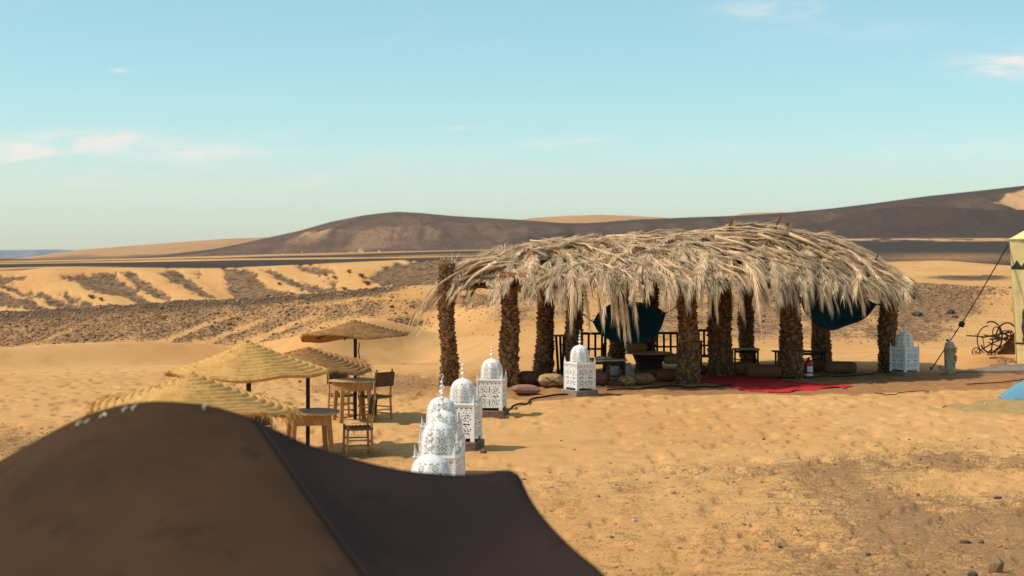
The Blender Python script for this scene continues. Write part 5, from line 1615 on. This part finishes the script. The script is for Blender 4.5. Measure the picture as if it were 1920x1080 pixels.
for cu, cy, r, dy in ((1830, 660, 8, 0), (1859, 664, 7.5, -.2), (1872, 660, 8, .5)):
    w = hoop(cu, cy, r, dy, .016, nm='wheel', tiltz=.2)
    c = Q(cu, cy, dy); R = r * DC / F
    for k in range(3):
        an = k * PI / 3; v = Vector((math.cos(an) * R, .0, math.sin(an) * R))
        MB().tube([c - v, c + v], .009, 4).build('spoke', M['iron'], w, True)
for (p, q, rr) in (((1812, 629), (1850, 632), .020), ((1840, 633), (1898, 622), .026), ((1845, 628), (1893, 638), .022), ((1836, 658), (1874, 636), .022), ((1858, 660), (1862, 634), .024), ((1862, 662), (1890, 640), .022), ((1832, 662), (1870, 665), .018), ((1853, 642), (1880, 652), .018), ((1872, 630), (1896, 646), .018), ((1842, 630), (1846, 655), .014), ((1878, 624), (1897, 632), .03), ((1868, 640), (1898, 628), .03), ((1856, 636), (1890, 634), .03)):
    dy = random.uniform(-.1, .5)
    MB().tube([Q(*p, dy), Q(*q, dy + .1)], rr, 6).build('bar', M['iron'], cart, True)
a = MB()
z0 = [Q(1868, 666, -.1), Q(1904, 620, .2), Q(1910, 664, .2), Q(1900, 668, -.1)]
a.add(z0 + [p + Vector((.02, .06, 0)) for p in z0], [(0, 1, 2, 3), (7, 6, 5, 4), (0, 4, 5, 1), (1, 5, 6, 2), (2, 6, 7, 3), (3, 7, 4, 0)])
a.build('sheet', M['rust'], cart, True)

# long grey slab before the tent
q = [G(u, y) for u, y in ((1793, 699), (1930, 701), (1935, 688), (1860, 689))]
a = MB(); n = 4
a.add([Vector((p.x, p.y, -.05)) for p in q] + [Vector((p.x * .999, p.y, h)) for p, h in zip(q, (.03, .10, .12, .05))], [(4, 5, 6, 7), (0, 1, 5, 4), (1, 2, 6, 5), (2, 3, 7, 6), (3, 0, 4, 7)])
tag(a.build('grey_slab', M['slab_grey']), 'low grey slab lying on the sand before the yellow tent', 'slab')
a = MB()
for i in range(26): a.blob(G(random.uniform(1862, 1915), random.uniform(672, 690)) + Vector((0, 0, .03)), (random.uniform(.05, .16), random.uniform(.05, .14), random.uniform(.03, .09)), i)
o = a.build('rubble', M['stone_tan']); tag(o, 'loose rubble heaped at the foot of the yellow tent', 'rubble', None, 'stuff')

# blue canvas cushion on a straw mat
q = curve_pts([G(u, y) for u, y in ((1768, 765), (1790, 760), (1830, 756), (1880, 752), (1960, 748), (2060, 752))], 40)
q2 = curve_pts([G(u, y) for u, y in ((1770, 766), (1800, 770), (1850, 774), (1900, 776.5), (1960, 777), (2060, 774))], 40)
a = MB(); m = 12; vs = []
for j in range(m):
    for i in range(40):
        p = q2[i].lerp(q[i], j / (m - 1)); vs.append(Vector((p.x + .02 * math.sin(j * 2.1), p.y + .04 * mnoise.noise(Vector((i * .8, j, 0))), gz(p.x, p.y) + .02 + .02 * mnoise.noise(Vector((p.x * 2, p.y * 2, 0))))))
a.add(vs, [(j * 40 + i, j * 40 + i + 1, (j + 1) * 40 + i + 1, (j + 1) * 40 + i) for j in range(m - 1) for i in range(39)], True)
o = a.build('straw_mat', M['mat']); solid(o, .04, -1); tag(o, 'coarse straw mat lying on the sand at the right edge', 'mat')
p = G(1925, 752)
a = MB(); n = 25
def bl(u, v):
    x = u * 2.2; y = (v - .5) * 1.5
    h = .50 * (min(1, u * 2.6) ** .75) * max(0, 1 - (2 * v - 1) ** 4) ** .5 * (1 if u < .8 else max(0, (1 - u) / .2) ** .5)
    return Vector((x, y * (.45 + .55 * min(1, u * 3)), h + .02 * mnoise.noise(Vector((u * 5, v * 5, 0)))))
a.grid(bl, n, n); b2 = MB(); b2.grid(lambda u, v: Vector((bl(u, v).x, bl(u, v).y, .01)), n, n); b2.f = [tuple(reversed(f)) for f in b2.f]; a.add(b2.v, b2.f, True)
o = a.build('blue_cushion', M['blue']); o.location = Vector((P(1884, 750, p.y).x, p.y + .2, .04)); tag(o, 'sky blue canvas cushion on the straw mat at the right edge', 'cushion')

# ------------------------------------------------------------------ stones, gravel and shrubs
def stone(label, px, py, w, h, m='stone_dark', seed=0, grp='single stones lying on the camp sand'):
    p = G(px, py); s = p.y / F * (.78 if m == 'stone_dark' else 1)
    a = MB().blob((0, 0, 0), (w * s / 2, w * s / 2 * .8, h * s / 2 * 1.3), seed, jit=.18)
    o = a.build('stone', M[m]); o.location = (p.x, p.y, gz(p.x, p.y) + h * s * .25)
    md = o.modifiers.new('round', 'SUBSURF'); md.levels = 1; md.render_levels = 1; md.subdivision_type = 'SIMPLE'
    return tag(o, label, 'stone', grp)
stone('large pale tan stone at the bottom edge, right of its dark neighbour', 1868, 1072, 34, 34, 'stone_tan', 1)
stone('dark rounded stone at the bottom edge left of the pale one', 1824, 1078, 30, 18, 'stone_dark', 2)
stone('small dark blue grey stone alone on smooth sand mid field', 1432, 826, 9, 5, seed=3)
stone('tiny dark red stone right of the lone blue grey one', 1497, 812, 5, 4, seed=4)
stone('flat grey stone on the sand before the gravel begins', 1553, 868, 18, 5, seed=5)
stone('dark stone on the left of the sand patch edge at lower right', 1806, 940, 16, 8, seed=6)
stone('dark flat stone in the dark gravel, broadest of the lower right', 1810, 1018, 30, 8, seed=7)
stone('dark stone right of the broad flat one in the gravel', 1840, 1018, 16, 6, seed=8)
stone('dark wedge stone low in the gravel under the sand patch', 1628, 1041, 14, 9, seed=9)
stone('dark stone left in the mixed gravel at mid height', 1431, 972, 12, 6, seed=10)
stone('black stone on pale gravel right of the tent slope', 1148, 1008, 12, 6, seed=11)
stone('small white stone on the gravel right of the tent corner', 1188, 977, 14, 5, 'white_cloth', 12)
stone('dark stone near the bottom, left of the wedge stone', 1463, 1030, 14, 8, seed=13)
stone('dark stone at the end of the sand patch near the right edge', 1870, 935, 22, 7, seed=14)
stone('dark red clod beside the third lantern block', 906, 850, 14, 9, 'stub', 15)
stone('small dark stone at the foot of the far table leg', 690, 771, 8, 5, seed=16)
stone('black stone on gravel left of the brown parasol pole', 562, 717, 10, 6, seed=17)

_a = np.array([[0, 0, 1]] + [[math.sqrt(1 - z * z) * math.cos(2 * PI * (k + o) / 5), math.sqrt(1 - z * z) * math.sin(2 * PI * (k + o) / 5), z] for z, o in ((.45, 0), (-.35, .6)) for k in range(5)] + [[0, 0, -1]])
_t = []
for _i in range(5):
    _j = (_i + 1) % 5
    _t += [(0, 1 + _i, 1 + _j), (1 + _i, 6 + _i, 1 + _j), (1 + _j, 6 + _i, 6 + _j), (11, 6 + _j, 6 + _i)]
_t = np.array(_t)
def rocks(name, pos, size, material):
    n = len(pos)
    ang = rng.uniform(0, 2 * PI, n); c, s_ = np.cos(ang)[:, None], np.sin(ang)[:, None]
    v = _a[None] * (1 + rng.uniform(-.28, .28, (n, 12, 1))) * size[:, None, :]
    v = np.stack([v[..., 0] * c - v[..., 1] * s_, v[..., 0] * s_ + v[..., 1] * c, v[..., 2]], -1) + pos[:, None, :]
    f = (_t[None] + (np.arange(n) * 12)[:, None, None]).reshape(-1)
    me = bpy.data.meshes.new(name)
    me.vertices.add(n * 12); me.vertices.foreach_set('co', v.astype(np.float32).ravel())
    me.loops.add(len(f)); me.loops.foreach_set('vertex_index', f.astype(np.int32))
    me.polygons.add(n * 20); me.polygons.foreach_set('loop_start', np.arange(0, n * 60, 3, dtype=np.int32))
    me.update(calc_edges=True); me.materials.append(material)
    return link(name, me)
def near_gravel():
    cand = 60000
    u = rng.uniform(-20, 1950, cand); D = rng.uniform(13.2, 42, cand) ** 1.0; x = (u - CX) * D / F
    z, rock, soil, dark = terrain(x, D)
    keep = rng.random(cand) < np.clip(rock * .38 + soil * .10 + .003, 0, 1)
    x, D, z = x[keep], D[keep], z[keep]; n = len(x)
    s = .006 + .022 * rng.random(n) ** 8
    o = rocks('gravel', np.stack([x, D, z + s * .2], 1), np.stack([s * rng.uniform(.9, 1.8, n), s, s * rng.uniform(.5, .9, n)], 1), M['gravel_mix'])
    tag(o, 'loose gravel scattered over the camp sand', 'gravel', None, 'stuff')
def bank_rubble():
    cand = 230000
    u = rng.uniform(-40, 1960, cand); D = np.where(rng.random(cand) < .5, rng.uniform(87, 100, cand), rng.uniform(54, 90, cand)); x = (u - CX) * D / F
    z, rock, soil, dark = terrain(x, D)
    keep = rng.random(cand) < rock * .34
    x, D, z = x[keep], D[keep], z[keep]; n = len(x)
    s = (.022 + .022 * rng.random(n) + .07 * rng.random(n) ** 14) * np.where(D > 80, 1.15, .62)
    o = rocks('rubble', np.stack([x, D, z + s * .25], 1), np.stack([s * rng.uniform(.9, 1.6, n), s, s * rng.uniform(.6, 1.0, n)], 1), M['rubble_mix'])
    tag(o, 'dark rubble covering the stony banks behind the camp', 'rubble', None, 'stuff')
def island_mat(name, cols):
    m = bpy.data.materials.new(name); m.use_nodes = True
    t = NT(m.node_tree); t.n.clear()
    out = t.new('ShaderNodeOutputMaterial'); b = t.new('ShaderNodeBsdfPrincipled'); t.l.new(b.outputs[0], out.inputs[0])
    b.inputs['Roughness'].default_value = .9; b.inputs['Specular IOR Level'].default_value = .2
    g = t.new('ShaderNodeNewGeometry'); rp = t.new('ShaderNodeValToRGB'); t.l.new(g.outputs['Random Per Island'], rp.inputs[0])
    e = rp.color_ramp.elements
    e[0].color = cols[0] + (1,); e[1].color = cols[-1] + (1,)
    for i, c in enumerate(cols[1:-1]): k = e.new((i + 1) / (len(cols) - 1)); k.color = c + (1,)
    t.l.new(rp.outputs[0], b.inputs[0])
    return m
M['gravel_mix'] = island_mat('mixed_gravel', [(.14, .09, .06), (.26, .145, .075), (.36, .20, .10), (.42, .24, .12), (.22, .14, .085)])
M['rubble_mix'] = island_mat('mixed_rubble', [(.11, .07, .046), (.24, .135, .07), (.34, .19, .095), (.42, .24, .12), (.16, .10, .062)])
near_gravel(); bank_rubble()
# a few big stones on the rubble bank right of the shelter
for i, (u, y, s, lb) in enumerate(((1718, 594, 22, 'blackish boulder on the rubble slope left of the guy rope'), (1782, 588, 16, 'blackish boulder on the slope close to the guy rope, upper of a pair'), (1790, 598, 14, 'blackish boulder on the slope close to the guy rope, lower of a pair'), (1430, 605, 8, 'dark stone on the slope seen between two right-hand posts'))):
    d = 61.5; best = None
    for k in range(160):
        d = 53 + k * .25; x = (u - CX) * d / F; z = gz(x, d)
        if z >= H - (y - HY) * d / F: break
    a = MB(); 
    a.blob((0, 0, 0), (s * d / F / 2, s * d / F / 2, s * d / F / 3), i + 40, jit=.2)
    if i < 3: a.blob((s * d / F * .4, -.05, -.05), (s * d / F / 4, s * d / F / 4, s * d / F / 5), i + 50, jit=.2)
    o = a.build('boulder', M['stone_dark']); o.location = (x, d, z + .06); tag(o, lb, 'boulder')

def shrub(label, u, y, w, h):
    # on the second dune ridge
    d = 236
    for k in range(200):
        d = 150 + k * .6; x = (u - CX) * d / F; z = gz(x, d)
        if z >= H - (y - HY) * d / F - .05: break
    a = MB(); r = random.Random(int(u)); W_ = w * d / F / 2; Hh = h * d / F
    for i in range(70):
        an = r.uniform(0, 2 * PI); e = Vector((math.cos(an) * r.uniform(.2, 1) * W_, math.sin(an) * r.uniform(.2, 1) * W_, Hh * r.uniform(.35, 1)))
        w3 = Vector((.10, 0, .05)) * r.uniform(.6, 1.3)
        m = e * .55 + Vector((0, 0, .05))
        a.add([Vector((-.03, 0, 0)), Vector((.03, 0, 0)), m + w3, m - w3, e], [(0, 1, 2, 3), (3, 2, 4)])
    o = a.build('dry_shrub', M['shrub']); o.location = (x, d, z); tag(o, label, 'shrub', 'dry shrubs on the far dune slope')
for i, (u, y, w, h, lb) in enumerate(((678, 520, 18, 8, 'broad dry shrub at the head of the sandy gully'), (610, 518, 14, 6, 'dry shrub high on the slope left of the sandy gully'), (628, 524, 16, 6, 'reddish dry shrub in the sandy gully, beside the highest one'), (690, 534, 26, 9, 'widest dry shrub above the stony bank'), (646, 545, 16, 7, 'dry shrub just over the bank crest at the gully mouth'), (602, 551, 14, 6, 'dry shrub on the bank crest left of the gully mouth'), (550, 554, 18, 7, 'dry shrub just over the bank crest, third from the gully'), (505, 557, 14, 6, 'dry shrub low over the bank crest above the broad parasol'), (172, 560, 20, 9, 'rusty dry shrub beneath the long scree fan on the left'), (190, 566, 12, 7, 'small rusty shrub right below the one under the scree fan'), (655, 512, 12, 8, 'dark dry shrub at the top of the gully'), (524, 533, 10, 5, 'small dry shrub on smooth sand between two scree fans'))):
    shrub(lb, u, y, w, h)

# twigs of vegetation growing at the sand rim
hz_on = False

# ------------------------------------------------------------------ dry air over the desert
def haze():
    a = MB()
    x0, x1, y0, y1, z0, z1 = -5500, 5500, -120, 9500, -140, 260
    a.add([(x0, y0, z0), (x1, y0, z0), (x1, y1, z0), (x0, y1, z0), (x0, y0, z1), (x1, y0, z1), (x1, y1, z1), (x0, y1, z1)],
          [(0, 3, 2, 1), (4, 5, 6, 7), (0, 1, 5, 4), (1, 2, 6, 5), (2, 3, 7, 6), (3, 0, 4, 7)])
    m = bpy.data.materials.new('haze'); m.use_nodes = True
    t = NT(m.node_tree); t.n.clear()
    out = t.new('ShaderNodeOutputMaterial'); v = t.new('ShaderNodeVolumePrincipled')
    v.inputs['Color'].default_value = (.95, .93, .90, 1); v.inputs['Density'].default_value = 0.00006
    v.inputs['Anisotropy'].default_value = .2
    t.l.new(v.outputs[0], out.inputs['Volume'])
    tag(a.build('haze', m), 'thin dry haze over the desert', None, None, 'stuff')
haze()
